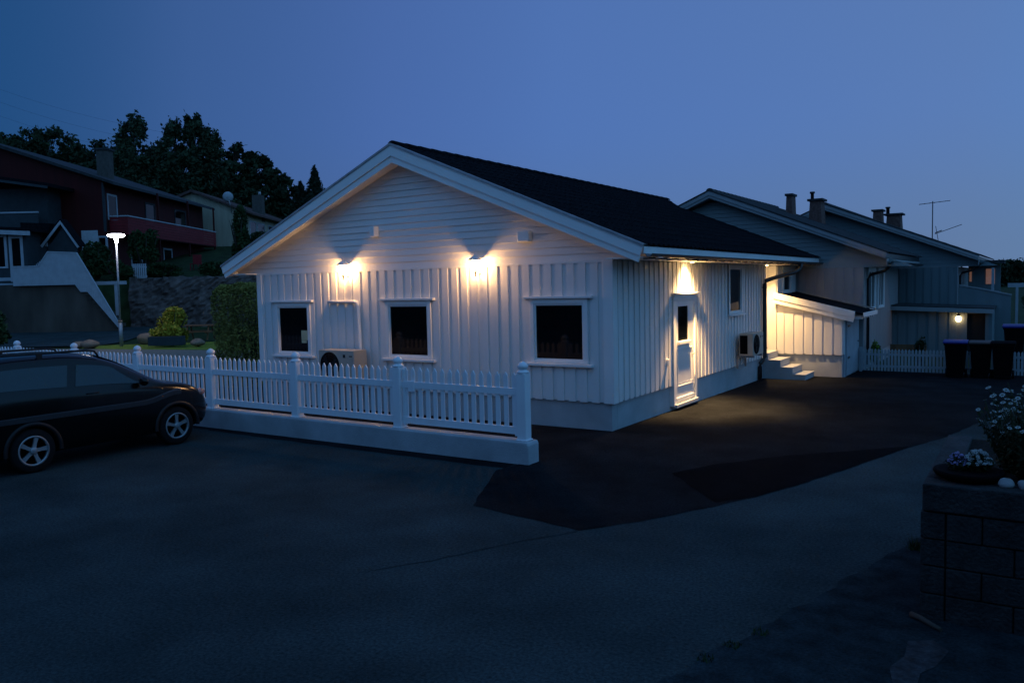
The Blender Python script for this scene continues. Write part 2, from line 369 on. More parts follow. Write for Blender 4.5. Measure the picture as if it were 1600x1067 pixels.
def barge(parent, cx, y, ztop, sl_t, zbot, sl_b, et, eb, side, tr, capmat):
    # two-step barge boards on one rake; side = +1 right, -1 left
    s = side; t1 = .62
    def top(d): return ztop - sl_t*d
    def bot(d): return zbot - sl_b*d
    def mid(d): return top(d)*(1-t1) + bot(d)*t1
    em = et*(1-t1)+eb*t1
    mb = MB()
    pu = [(cx, top(0)), (cx+s*et, top(et)), (cx+s*em, mid(em)), (cx, mid(0))]
    pl = [(cx, mid(0)-.002), (cx+s*em, mid(em)-.002), (cx+s*eb, bot(eb)), (cx, bot(0))]
    mb.prism(pu, 'y', y-.026, y+.0); mb.prism(pl, 'y', y-.002, y+.026)
    o = mb.build('barge_board', tr, parent, bevel=.003)
    c = MB(); c.prism([(cx, top(0)+.028), (cx+s*(et+.01), top(et)+.028), (cx+s*(et+.01), top(et)-.012), (cx, top(0)-.012)], 'y', y-.045, y-.028)
    c.prism([(cx, top(0)+.030), (cx+s*(et+.01), top(et)+.030), (cx+s*(et+.01), top(et)+.018), (cx, top(0)+.018)], 'y', y-.028, y+.14)
    c.build('barge_flashing', capmat, o)
    return o

# ------------------------------------------------------------------ the white house
W, HF, H, LS = 8.34, .468, 2.75, 8.61
XR = -4.17
h1 = empty('house', (0, 0, 0), 'white board-clad house with two lit lanterns on its gable and a black tiled roof', 'house')
wins = [(-7.74,-6.89,1.11,2.04), (-4.65,-3.74,1.12,2.05), (-1.41,-.51,1.14,2.05)]
ops = [(a-.05, b+.05, c-.05, d+.05) for a, b, c, d in wins]
fw = battens('y', -W, 0, HF, H, 0.0, -1, ops, start=.02)
fw.build('front_wall', 'siding', h1)
SW = (5.86, 6.66, 1.70, 2.64)
DO = (2.62, 3.60, .10, 2.03)
sw = battens('x', 0.11, LS, HF, H, 0.0, 1, [(SW[0]-.05, SW[1]+.05, SW[2]-.05, SW[3]+.05), (DO[0]-.10, DO[1]+.08, HF, DO[3]+.06)], start=.06)
sw.build('side_wall', 'siding', h1)
MB().box(-W, -W+.1, .1, 11.5, 0, H).build('side_wall', 'siding', h1)
MB().box(-W+.1, -2.2, 11.4, 11.5, 0, H).box(-2.2, -.1, LS-.1, LS, HF, H).box(-2.3, -2.2, LS-.1, 11.4, HF, H).build('rear_wall', 'siding', h1)
# corner boards
MB().box(-.13, .046, -.046, -.014, HF-.015, H).box(.014, .046, -.014, .12, HF-.015, H).build('corner_board', 'trim', h1, bevel=.003)
MB().box(.014, .05, LS-.12, LS+.01, HF-.015, H).box(-.1, .05, LS+.01, LS+.04, HF-.015, H).build('corner_board', 'trim', h1, bevel=.003)
MB().box(-W-.046, -W+.10, -.046, -.014, HF-.015, H).build('corner_board', 'trim', h1, bevel=.003)
fo = MB(); fo.prism([(-W+.03, .02), (-.03, .02), (-.03, .22), (-W+.03, .22)], 'z', -.4, HF-.002)
fo.box(-.23, -.03, .22, DO[0]-.10, -.4, HF-.002).box(-.23, -.03, DO[1]+.08, LS+.03, -.4, HF-.002).box(-.23, -.03, DO[0]-.10, DO[1]+.08, -.4, .03)
fo.build('foundation', 'found', h1, bevel=.006)
# gable triangle of lap boards
def zt(zz): return (4.722 - zz)/.392
lapped_gable(XR, 0, H+.002, zt, 0.0).build('gable_siding', 'lap', h1)
MB().box(-W, 0, -.040, -.012, H-.03, H+.001).build('drip_board', 'trim', h1)
# roof
y1r = lambda x: 11.47 if x > -3.25 else 11.47 + 1.3*min(1, (-3.25-x)/.92)
roof = MB()
y0 = -.36
def deckz(d): return 4.93 - .4155*d
for s in (1, -1):
    e = .69
    pts = [(XR, deckz(0)), (XR+s*(4.17+e), deckz(4.17+e)), (XR+s*(4.17+e), deckz(4.17+e)-.10), (XR, deckz(0)-.22)]
    roof.prism(pts, 'y', y0+.03, 11.42)
roof_o = roof.build('roof', 'trim', h1)
tile_roof(XR, 4.985, .76, 2.945, -.34, y1r).build('roof_tiles', 'tile', roof_o)
tile_roof(XR, 4.985, XR-4.93, 2.945, -.34, lambda x: 12.77).build('roof_tiles', 'tile', roof_o)
ridge_caps(XR, 5.02, -.36, 12.77).build('ridge_caps', 'tile', roof_o)
for s in (1, -1): barge(h1, XR, -.385, 4.972, .417, 4.652, .4085, 4.895, 4.81, s, 'trim', 'galv')
# fascia, boxed eaves, gutter
fa = MB(); fa.box(.70, .725, -.355, 11.4, 2.815, 2.925); fa.build('fascia_board', 'trim', h1, bevel=.003)
so = MB()
for i in range(5): so.box(.06+i*.128, .06+i*.128+.118, -.33, 11.35, H+.004, H+.022)
so.build('soffit', 'trim', h1)
MB().box(-2.2, .055, LS+.05, 9.60, H+.004, H+.02).build('recess_ceiling', 'trim', h1)
so = MB()
for i in range(4): so.box(-W-.04-i*.15, -W-.04-i*.15-.143, -.33, 11.35, H-.004, H+.016)
so.build('soffit', 'trim', h1)
MB().box(-W-.69, -W-.665, -.355, 11.4, 2.735, 2.925).build('fascia_board', 'trim', h1, bevel=.003)
gu = MB(); pts = []
gprof = [(.055*math.cos(math.pi*k/8), -.055*math.sin(math.pi*k/8)) for k in range(9)] + [(-.050*math.cos(math.pi*k/8), -.050*math.sin(math.pi*k/8)) for k in range(9)]
gu.prism([(.785+a, 2.815+b) for a, b in gprof], 'y', -.33, 11.40)
guo = gu.build('gutter', 'dark_metal', h1)
y = -.1
while y < 11.2:
    box(.60, .80, y-.012, y+.012, 2.738, 2.762).build('gutter_bracket', 'dark_metal', guo); y += .47
dp = MB(); dpp = [(.785, 9.05, 2.77), (.785, 9.05, 2.66), (.76, 9.0, 2.60), (.70, 8.92, 2.56), (.22, 8.42, 2.40), (.14, 8.33, 2.36), (.115, 8.30, 2.28), (.115, 8.30, .60), (.115, 8.30, .50), (.08, 8.28, .42), (.035, 8.22, .34), (.025, 8.2, .26), (.025, 8.2, -.06)]
dp.tube(dpp, .052, 10); dpo = dp.build('downpipe', 'dark_metal', h1)
for zz in (.72, 2.2): MB().lathe([(.062, zz-.015), (.062, zz+.015)], (.115, 8.30, 0), 12).build('pipe_clip', 'dark_metal', dpo)
# windows
wo = []
for a, b, c, d in wins: wo.append(window(h1, 'y', a, b, c, d, 0.0, -1))
MB().box(-7.10, -6.91, -.016, -.0125, 1.36, 1.56).box(-7.10, -6.95, -.0165, -.0161, 1.30, 1.355).build('cream_rectangle', 'cream', wo[0])  # flat cream rectangle on the pane, standing in for a pale patch
window(h1, 'x', SW[0], SW[1], SW[2], SW[3], 0.0, 1, cap=False)
MB().box(.0, .11, SW[0]-.16, SW[1]+.16, SW[2]-.10, SW[2]-.065).build('window_sill', 'trim', h1, bevel=.005)
# door
d = MB(); d.box(-.06, .030, DO[0], DO[1], DO[2], 1.26).box(-.06, .030, DO[0], DO[0]+.15, 1.26, DO[3]).box(-.06, .030, DO[1]-.30, DO[1], 1.26, DO[3]).box(-.06, .030, DO[0]+.15, DO[1]-.30, 1.92, DO[3])
d.box(.030, .040, DO[0]+.10, DO[1]-.10, .40, .425).box(.030, .040, DO[0]+.10, DO[1]-.10, 1.10, 1.125).box(.030, .040, DO[0]+.10, DO[0]+.125, .425, 1.10).box(.030, .040, DO[1]-.125, DO[1]-.10, .425, 1.10).box(.030, .05, DO[0]+.02, DO[1]-.02, .14, .20)
do = d.build('door', 'trim', h1, bevel=.004)
MB().box(-.03, .018, DO[0]+.152, DO[1]-.302, 1.262, 1.918).build('pane', 'pane', do)
MB().box(.03, .075, DO[0]+.11, DO[1]-.26, 1.20, 1.258).build('glazing_sill', 'trim', do, bevel=.004)
hm = MB(); hm.tube([(.03, 3.50, .98), (.08, 3.50, .98), (.085, 3.40, .98)], .011, 8).box(.03, .036, 3.475, 3.525, .90, 1.04); hm.build('handle', 'galv', do)
df = MB(); df.box(-.06, .055, DO[0]-.13, DO[0]-.004, .06, DO[3]).box(-.06, .055, DO[1]+.004, DO[1]+.11, .06, DO[3]).box(-.06, .055, DO[0]-.13, DO[1]+.11, DO[3]+.004, DO[3]+.07)
dfo = df.build('door_frame', 'trim', h1, bevel=.004)
cp = MB(); cp.box(-.02, .12, DO[0]-.17, DO[1]+.15, DO[3]+.115, DO[3]+.15).box(-.02, .085, DO[0]-.14, DO[1]+.12, DO[3]+.072, DO[3]+.113); cp.build('door_crown', 'trim', dfo, bevel=.008)
MB().box(-.05, .10, DO[0]-.10, DO[1]+.08, .032, .094).build('door_step', 'found', dfo, bevel=.005)
# vent covers on the gable
v = MB(); v.box(-4.97, -4.85, -.17, -.03, 3.37, 3.57); v.build('vent_cover', 'trim', h1, bevel=.012)
v = MB(); v.box(-1.67, -1.43, -.15, -.03, 3.11, 3.29); v.build('vent_cover', 'trim', h1, bevel=.02)
MB().box(.034, .075, 2.16, 2.22, .86, .98).build('outdoor_socket', 'trim', h1, bevel=.006)

# warm lamps -------------------------------------------------------
WARM = (1.0, .53, .21)
def pt_light(name, loc, power, rad, parent, col=WARM):
    l = bpy.data.lights.new(name, 'POINT'); l.energy = power; l.shadow_soft_size = rad; l.color = col
    o = bpy.data.objects.new(name, l); COL.objects.link(o); o.location = loc
    if parent: o.parent = parent
    return o
def lantern(x, z, label):
    r = empty('wall_lantern', (x, -.035, z), label, 'lantern', group='lit lanterns on the white gable wall')
    MB().box(-.035, .035, -.02, .0, -.14, .06).build('back_plate', 'trim', r, bevel=.004)
    MB().tube([(0, -.01, -.10), (0, -.06, -.15), (0, -.125, -.155)], .008, 6).build('arm', 'trim', r)
    c = (0, -.125)
    fm = MB()
    for k in range(6):
        a = math.pi*k/3 + .26
        fm.tube([(c[0]+.040*math.cos(a), c[1]+.040*math.sin(a), -.10), (c[0]+.078*math.cos(a), c[1]+.078*math.sin(a), .085)], .0035, 5)
    fm.lathe([(.040, -.112), (.040, -.100)], (c[0], c[1], 0), 12); fm.build('lantern_frame', 'trim', r)
    MB().lathe([(.125, .085), (.120, .10), (.055, .15), (.02, .165), (.012, .20), (.004, .205)], (c[0], c[1], 0), 12).build('lantern_cap', 'trim', r)
    MB().lathe([(.030, -.115), (.018, -.14), (.010, -.165), (.020, -.185), (.004, -.205)], (c[0], c[1], 0), 10).build('finial', 'dark_metal', r)
    gl = MB(); vs = [(c[0]+rr*math.cos(math.pi*k/3+.26), c[1]+rr*math.sin(math.pi*k/3+.26), zz) for zz, rr in ((-.098, .038), (.083, .075)) for k in range(6)]
    gl.add(vs, [(k, (k+1) % 6, (k+1) % 6+6, k+6) for k in range(6)]); gl.build('lantern_glass', 'glass', r)
    MB().blob((c[0], c[1], -.005), .016, .016, .03, 10, 8).build('bulb', 'bulb', r)
    pt_light('lantern_light', (c[0], c[1], .01), LANT, .062, r)
    return r
LANT = 38.0
lantern(-5.70, 2.775, 'lit lantern nearer the left window, above the white pipe of the heat pump')
lantern(-2.53, 2.755, 'lit lantern between the middle and right windows of the white gable wall')
def downlight(x, y, z, energy, size, label, blend=1.0, spill=0):
    r = empty('soffit_downlight', (x, y, z), label, 'downlight', group='downlights under the white house eaves')
    MB().lathe([(.055, .0), (.055, -.010), (.042, -.012)], (0, 0, 0), 20).build('trim_ring', 'galv', r)
    MB().lathe([(.036, -.0125), (.030, -.0135)], (0, 0, 0), 20).build('lens', 'downlight', r)
    l = bpy.data.lights.new('downlight_beam', 'SPOT'); l.energy = energy; l.spot_size = R(size); l.spot_blend = blend; l.shadow_soft_size = .03; l.color = (1, .585, .225)
    o = bpy.data.objects.new('downlight_beam', l); COL.objects.link(o); o.location = (0, 0, -.03); o.parent = r
    if spill:
        l2 = l.copy(); l2.energy = spill; l2.spot_size = R(140); l2.spot_blend = 1.0
        o2 = bpy.data.objects.new('downlight_spill', l2); COL.objects.link(o2); o2.location = (0, 0, -.03); o2.parent = r
    return r
DL1 = downlight(.19, 3.12, H+.004, 820, 84, 'small lit downlight under the eaves directly above the side door', .8, 130)
DL2 = downlight(-.02, 8.98, H+.004, 255, 114, 'small lit downlight under the eaves above the concrete steps')

# annex behind the steps ------------------------------------------
an = empty('entrance_annex', (0, 9.63, 0), 'white board annex with sloping lean-to roof beside the concrete steps, brightly lamp-lit', 'annex')
aw = battens('y', -2.2, .05, .48, H-.005, 0.0, -1, [], period=.235, wide=.15); aw.build('entry_wall', 'siding', an)
slab_ = MB(); slab(slab_, 'x', .012, 1.9, .48, H-.005, -.05, .075, [(.50, 1.25, 2.05, 2.63)]); slab_.build('return_wall', 'siding', an)
def lz(x): return 1.99 - .252*(x-.05)
lw = MB(); slope = battens('y', .08, 1.70, .48, 1.50, 0.0, -1, [], period=.235, wide=.17)
slope.build('front_wall', 'siding', an)
MB().prism([(.08, 1.50), (1.70, 1.50), (1.70, lz(1.70)-.06), (.08, lz(.08)-.06)], 'y', .002, .09).build('front_wall_top', 'siding', an)
MB().box(1.62, 1.70, .092, 1.95, -.2, 1.52).build('side_wall', 'dim_white', an)
sd = MB(); sd.box(1.702, 1.735, .22, 1.85, -.06, 1.42); sdo = sd.build('storage_door', 'dim_white', an, bevel=.004)
for zz in (.35, 1.15): MB().box(1.736, 1.75, .30, .55, zz, zz+.05).build('hinge', 'dark_metal', sdo)
MB().tube([(1.74, 1.62, .72), (1.775, 1.62, .72), (1.775, 1.52, .72)], .012, 6).build('handle', 'dark_metal', sdo)
MB().box(-2.2, 1.66, .02, .14, -.4, .47).build('foundation', 'found', an, bevel=.006)
rf = MB(); rf.prism([(.02, lz(.02)), (2.15, lz(2.15)), (2.15, lz(2.15)+.05), (.02, lz(.02)+.05)], 'y', -.10, 1.92)
rfo = rf.build('roof', 'tile', an)
bg = MB(); bg.prism([(.02, lz(.02)+.06), (1.98, lz(1.98)+.06), (1.96, lz(1.96)-.10), (.02, lz(.02)-.10)], 'y', -.150, -.128)
bg.prism([(.02, lz(.02)-.102), (1.96, lz(1.96)-.102), (1.93, lz(1.93)-.22), (.02, lz(.02)-.22)], 'y', -.126, -.102); bg.build('barge_board', 'trim', rfo, bevel=.003)
MB().prism([(.05, lz(.05)+.11), (2.2, lz(2.2)+.11), (2.2, lz(2.2)+.07), (.05, lz(.05)+.07)], 'y', 1.86, 1.93).build('wall_flashing', 'galv', rfo)
for i in range(6): box(1.72, 2.12, .0+i*.33, .07+i*.33, lz(2.12)-.10, lz(2.12)-.02).build('rafter', 'trim', rfo)
MB().box(2.155, 2.18, -.10, 1.92, lz(2.15)-.04, lz(2.15)+.065).build('fascia_board', 'trim', rfo)
sk = MB()
for x0, x1, z0, z1 in ((.38, .70, .20, .28), (.07, .38, .37, .45), (-.20, .07, .54, .62)): sk.box(x0, x1, -.045, -.036, z0, z1)

st = empty('concrete_steps', (0, 8.55, 0), 'pale concrete entrance steps beside the black downpipe, lit by the eaves lamp', 'steps')
ss = MB(); edges = [(1.0, .03), (.70, .20), (.40, .37), (.10, .54), (-.20, .72)]
poly = [(-2.1, -.4), (1.0, -.4)]
for i, (x, z) in enumerate(edges):
    poly.append((x, z)); poly.append((edges[i+1][0] if i < 4 else -2.1, z))
ss.prism(poly, 'y', .10, 1.02); ss.build('step_block', 'found', st, bevel=.008)
for i, (x, z) in enumerate(edges[:4]): MB().box(x-.31, x+.012, .085, 1.03, z+.001, z+.022).build('tread', 'plaster', st, bevel=.005)

# heat pumps -------------------------------------------------------
def heat_pump(loc, rz, label):
    r = empty('heat_pump', loc, label, 'heat pump', rz, group='heat pumps on the white house')
    MB().box(0, .94, -.36, 0, 0, .58).build('casing', 'ac_white', r, bevel=.012)
    MB().lathe([(.255, -.362), (.255, -.366)], (.30, 0, .29), 32, 'y').build('fan_opening', 'bin', r)
    gr = MB()
    for k in range(1, 7): 
        rr = .04*k; pts = [(.30+rr*math.cos(2*math.pi*j/28), -.375, .29+rr*math.sin(2*math.pi*j/28)) for j in range(29)]
        gr.tube(pts, .004, 4)
    for k in range(8):
        a = math.pi*k/4; gr.tube([(.30, -.378, .29), (.30+.255*math.cos(a), -.374, .29+.255*math.sin(a))], .004, 4)
    gr.build('fan_grille', 'carplastic', r)
    fb = MB()
    for k in range(3):
        a = 2*math.pi*k/3; fb.add([(.30, -.368, .29), (.30+.22*math.cos(a), -.369, .29+.22*math.sin(a)), (.30+.22*math.cos(a+.7), -.367, .29+.22*math.sin(a+.7))], [(0, 1, 2)])
    fb.build('fan_blades', 'carplastic', r)
    MB().box(-.004, -.001, -.22, -.02, .05, .53).build('coil_grille', 'bin', r)
    MB().box(.66, .72, -.365, -.361, .44, .50).build('badge', 'carplastic', r)
    MB().box(.82, .90, -.364, -.361, .46, .48).build('badge', 'carplastic', r)
    for x in (.12, .82): box(x-.02, x+.02, -.36, .10, -.05, -.005).box(x-.02, x+.02, .06, .10, -.35, -.05).build('wall_bracket', 'galv', r)
    return r
hp = heat_pump((-6.11, -.14, .64), 0, 'heat pump unit under the pipe between the left and middle windows, behind the picket fence')
tb = MB(); tb.tube([(-.12, .075, 1.50), (.60, .075, 1.50), (.66, .075, 1.48), (.69, .075, 1.42), (.72, .075, .12), (.74, .05, .06), (.90, .02, .05)], .036, 10)
tb.build('pipe_duct', 'trim', hp)
heat_pump((.13, 6.2, .70), R(90), 'heat pump unit hung low on the side wall beside the black downpipe').scale = (.86, .86, .86)

# ------------------------------------------------------------------ the two neighbouring row houses
def row_house(name, ox, oy, ytail, label, lap, side, tr, zoff, cxr, half, extra=None):
    h = empty(name, (ox, oy, zoff), label, 'house'); x0 = cxr - half
    fr = battens('y', 2*cxr - 0, 0, .2, 2.66, 0.0, -1, [(-9, -8.9, 1, 1.1)] if extra == 'slot' else [], period=.25, wide=.16)
    fr.build('front_wall', side, h)
    zz0 = 5.0 - .4125*0
    lapped_gable(cxr, 0, 2.662, lambda z: (4.765-z)/.398, 0.0).build('gable_siding', lap, h)
    MB().box(-.1, 0, .1, ytail-oy-.1, .2, 2.66).build('side_wall', side, h)
    MB().box(2*cxr, 2*cxr+.1, .1, ytail-oy-.1, .2, 2.66).build('side_wall', side, h)
    MB().box(.002, .035, -.03, .10, .2, 2.66).build('corner_board', tr, h)
    MB().box(2*cxr, 0, .03, .2, -.5, .2).box(-.2, -.03, .2, ytail-oy, -.5, .2).build('foundation', 'found', h)
    ro = MB()
    for s in (1, -1):
        e = abs(cxr)+.62
        ro.prism([(cxr, 4.95), (cxr+s*e, 4.95-.415*e), (cxr+s*e, 4.95-.415*e-.12), (cxr, 4.95-.20)], 'y', -.38, ytail-oy)
    roo = ro.build('roof', 'dark_metal', h)
    for s in (1, -1):
        e = abs(cxr)+.70
        tile_roof(cxr, 5.0, cxr+s*e, 5.0-.415*e, -.36, lambda x: ytail-oy+.05, seg=4).build('roof_tiles', 'tile_grey', roo)
        barge(h, cxr, -.40, 4.99, .417, 4.78, .4095, abs(cxr)+.66, abs(cxr)+.60, s, tr, 'tile_grey')
    ridge_caps(cxr, 5.03, -.38, ytail-oy+.05).build('ridge_caps', 'tile_grey', roo)
    MB().box(.62, .645, -.36, ytail-oy, 2.70, 2.86).build('fascia_board', tr, h)
    gu = MB(); gu.prism([(.70+a, 2.79+b) for a, b in gprof], 'y', -.36, ytail-oy); gu.build('gutter', 'dark_metal', h)
    return h, roo
h2, r2 = row_house('house', 1.80, 11.6, 18.45, 'pale grey row house with dark tiled roof and two chimneys, directly behind the white house', 'grey_lap', 'grey_siding', 'grey_trim', 0.0, -4.07, 4.07, 'slot')
window(an, 'x', .55, 1.20, 2.10, 2.58, .062, 1, cap=False, tr='trim', cas=.14)
w = window(h2, 'x', .75, 1.75, 1.55, 2.55, 0.0, 1, cap=False, tr='trim', cas=.12, bar=1.25)
w = window(h2, 'x', 2.45, 3.35, 1.55, 2.55, 0.0, 1, cap=False, tr='trim', cas=.12, bar=2.9)
MB().tube([(.68, .2, 2.72), (.5, .25, 2.55), (.12, .35, 2.45), (.08, .35, 2.35), (.08, .35, 0)], .04, 8).build('downpipe', 'dark_metal', h2)
h3, r3 = row_house('house', 3.50, 19.0, 29.0, 'blue-grey row house with a porch lamp, behind the dark wheelie bins', 'blue_lap', 'blue_siding', 'grey_trim', 0.02, -4.12, 4.12)
MB().tube([(.68, .2, 2.72), (.5, .25, 2.55), (.12, .3, 2.45), (.08, .3, 2.35), (.08, .3, 0)], .04, 8).build('downpipe', 'dark_metal', h3)
def chimney(par, x, y, z0, z1, wx, wy, cap='flat'):
    m = MB(); m.prism([(x-wx*.62, z0), (x+wx*.62, z0), (x+wx*.46, z1), (x-wx*.46, z1)], 'y', y-wy/2, y+wy/2)
    o = m.build('chimney', 'brick', par)
    MB().box(x-wx*.66, x+wx*.66, y-wy*.62, y+wy*.62, z1, z1+.07).build('chimney_cap', 'tile_grey', o)
    return o
chimney(r2, -1.15-1.8, 16-11.6, 4.2, 5.12, .19, .5)
c = chimney(r2, -.62-1.8, 17.4-11.6, 3.9, 5.02, .38, .6); MB().lathe([(.055, 5.07), (.055, 5.30), (.085, 5.30), (.085, 5.36)], (-.78-1.8, 17.4-11.6, 0), 10).build('flue_pipe', 'dark_metal', c)
chimney(r3, .12-3.5, 25.4-19, 3.9, 5.12, .34, .6)
c = chimney(r3, .62-3.5, 26.3-19, 3.6, 4.98, .55, .7); MB().lathe([(.07, 5.0), (.07, 5.3), (.1, 5.3), (.1, 5.36)], (.36-3.5, 26.3-19, 0), 10).build('flue_pipe', 'dark_metal', c)
# porch lean-to of the third house
po = empty('porch', (1.9, 17.0, 0), 'grey board entry porch with dark doorway and glowing globe lamp, behind the bins', 'porch')
pw = battens('y', -.2, 2.7, -.1, 1.36, 0.0, -1, [(2.03, 2.52, -.1, 1.2)], period=.29, wide=.2); pw.build('front_wall', 'blue_siding', po)
MB().box(2.6, 2.7, .1, 2.0, -.1, 1.3).build('side_wall', 'blue_siding', po)
MB().box(2.03, 2.52, .04, .08, -.1, 1.2).build('door', 'joint', po)
MB().prism([(-.3, 1.50), (2.75, 1.38), (2.75, 1.32), (-.3, 1.44)], 'y', -.25, 2.0).build('roof', 'tile_grey', po)
MB().prism([(-.3, 1.46), (2.75, 1.34), (2.75, 1.21), (-.3, 1.33)], 'y', -.30, -.255).build('fascia_board', 'grey_trim', po)
gl = empty('globe_lamp', (3.70, 16.90, 1.04), 'round glowing globe lamp beside the dark porch doorway', 'lamp')
MB().blob((0, 0, 0), .08, .08, .09, 16, 12).build('globe', 'globe', gl)
MB().lathe([(.05, .08), (.05, .13), (.02, .15)], (0, 0, 0), 10).box(-.015, .015, 0, .10, .12, .15).build('bracket', 'dark_metal', gl)
# terrace parapet beside the third house
tr = empty('terrace_wall', (3.56, 19.05, 0), 'pale board terrace parapet sloping down beside the blue-grey house', 'wall')
MB().prism([(0, -.2), (1.48, -.2), (1.48, 1.70), (.55, 1.93), (0, 2.04)], 'y', 0, .08).build('board_panel', 'blue_siding', tr)
MB().prism([(0, 2.043), (.55, 1.933), (1.5, 1.70), (1.5, 1.74), (.55, 1.975), (0, 2.085)], 'y', -.03, .11).build('top_rail', 'grey_trim', tr)
box(1.40, 1.47, .10, .17, 1.0, 1.7).build('post', 'dim_white', tr); box(.88, .96, 1.2, 1.28, .4, 2.62).build('post', 'dim_white', tr)
bk = empty('terrace_room', (3.62, 22.5, 0), 'small lamp-lit terrace room at the far end of the blue-grey house', 'room')
MB().box(0, 1.02, 0, .1, 0, 2.75).build('back_wall', 'blue_siding', bk)
MB().box(.56, .84, -.03, -.004, 2.05, 2.6).build('window', 'lit_room', bk)
MB().box(.04, .11, -.03, -.004, 2.15, 2.6).build('window', 'lit_room', bk)
MB().box(-.1, 1.15, -.6, .4, 2.78, 2.9).build('roof', 'tile_grey', bk)

# tv antenna
at = empty('roof_antenna', (2.0, 27.0, 3.55), 'thin television antenna mast on the blue-grey house roof', 'antenna')
MB().tube([(0, 0, 0), (0, 0, 2.0)], .022, 6).build('mast', 'dark_metal', at)
def yagi(p, d, L, nel, el, name='antenna_array'):
    m = MB(); p = Vector(p); d = Vector(d).normalized(); sdir = d.cross(Vector((0, 0, 1))).normalized()
    m.tube([p, p+d*L], .014, 5)
    for k in range(nel):
        q = p + d*(L*k/(nel-1)); e = el*(1-.4*k/(nel-1)); m.tube([q-sdir*e, q+sdir*e], .009, 4)
    return m.build(name, 'dark_metal', at)
yagi((-.50, 0, 1.90), (1, .15, .08), 1.15, 7, .30)
yagi((.10, .05, .62), (1, .2, .36), 1.05, 10, .10)
MB().tube([(.12, .0, .95), (.22, .05, .35)], .012, 5).tube([(.10, 0, .66), (.35, .06, .76)], .02, 5).build('reflector', 'dark_metal', at)

# ------------------------------------------------------------------ front picket fence and its wall
fwl = MB(); fwl.prism([(-16.5, -.3), (.055, -.3), (.055, .255), (.035, .30), (-16.5, .36)], 'y', -2.69, -2.41)
o = fwl.build('fence_wall', 'fencewall', bevel=.02); tag(o, 'low grey plastered wall carrying the white picket fence', 'wall')
def fz(x): return .30 + (-x)*.0036
pf = empty('picket_fence', (0, -2.55, 0), 'long white picket fence with acorn-capped posts on the low wall before the house', 'fence')
posts = [-.09, -2.28, -4.48, -6.66, -8.89, -11.14, -13.49, -15.8]
def fpost(x):
    b = fz(x); m = MB(); t = b + .91
    m.box(x-.072, x+.072, -.072, .072, b, t); m.box(x-.088, x+.088, -.088, .088, b, b+.02)
    o = m.build('post', 'vinyl', pf, bevel=.012)
    MB().lathe([(.082, t), (.086, t+.012), (.078, t+.028), (.058, t+.038), (.050, t+.05), (.066, t+.066), (.074, t+.085), (.068, t+.11), (.050, t+.135), (.026, t+.15), (.008, t+.158)], (x, 0, 0), 20).build('post_cap', 'vinyl', o)
for x in posts: fpost(x)
for xa, xb in zip(posts[1:], posts[:-1]):
    m = MB(); a, b = xa+.074, xb-.074; gate = abs(xb+.09) < .01
    if gate: m.box(a+.012, a+.062, -.02, .02, fz(a)+.05, fz(a)+.88); m.box(b-.062, b-.012, -.02, .02, fz(b)+.05, fz(b)+.88)
    for lo, hi in ((.075, .175), (.605, .70)):
        m.add([(a, -.024, fz(a)+lo), (b, -.024, fz(b)+lo), (b, .024, fz(b)+lo), (a, .024, fz(a)+lo), (a, -.024, fz(a)+hi), (b, -.024, fz(b)+hi), (b, .024, fz(b)+hi), (a, .024, fz(a)+hi)],
              [(0,3,2,1),(4,5,6,7),(0,1,5,4),(1,2,6,5),(2,3,7,6),(3,0,4,7)])
    n = 16 if not gate else 15
    pitch = (b-a)/(n+.0); 
    for k in range(n):
        x = a + (k+.5)*pitch; zb = fz(x)+.09; zt_ = fz(x)+.86 + random.uniform(-.003, .003)
        m.prism([(x-.034, zb), (x+.034, zb), (x+.034, zt_), (x, zt_+.055), (x-.034, zt_)], 'y', -.011, .011)
    po_ = m.build('fence_panel', 'vinyl', pf, bevel=.002)
    if gate: MB().box(-2.07, -1.95, -.045, -.022, .86, 1.02).build('gate_latch', 'vinyl', po_, bevel=.006)

# back picket fences
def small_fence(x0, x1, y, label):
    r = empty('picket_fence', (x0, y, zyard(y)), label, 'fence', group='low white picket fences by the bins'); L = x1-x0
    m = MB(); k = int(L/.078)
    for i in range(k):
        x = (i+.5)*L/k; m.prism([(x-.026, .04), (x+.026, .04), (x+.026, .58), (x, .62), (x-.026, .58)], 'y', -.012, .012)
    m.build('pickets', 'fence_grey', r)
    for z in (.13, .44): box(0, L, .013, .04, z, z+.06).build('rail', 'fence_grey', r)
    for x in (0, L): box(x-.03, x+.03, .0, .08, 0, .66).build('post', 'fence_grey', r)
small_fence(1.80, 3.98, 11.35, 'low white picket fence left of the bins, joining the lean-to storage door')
small_fence(4.0, 7.2, 11.38, 'low white picket fence running behind and right of the dark bins')

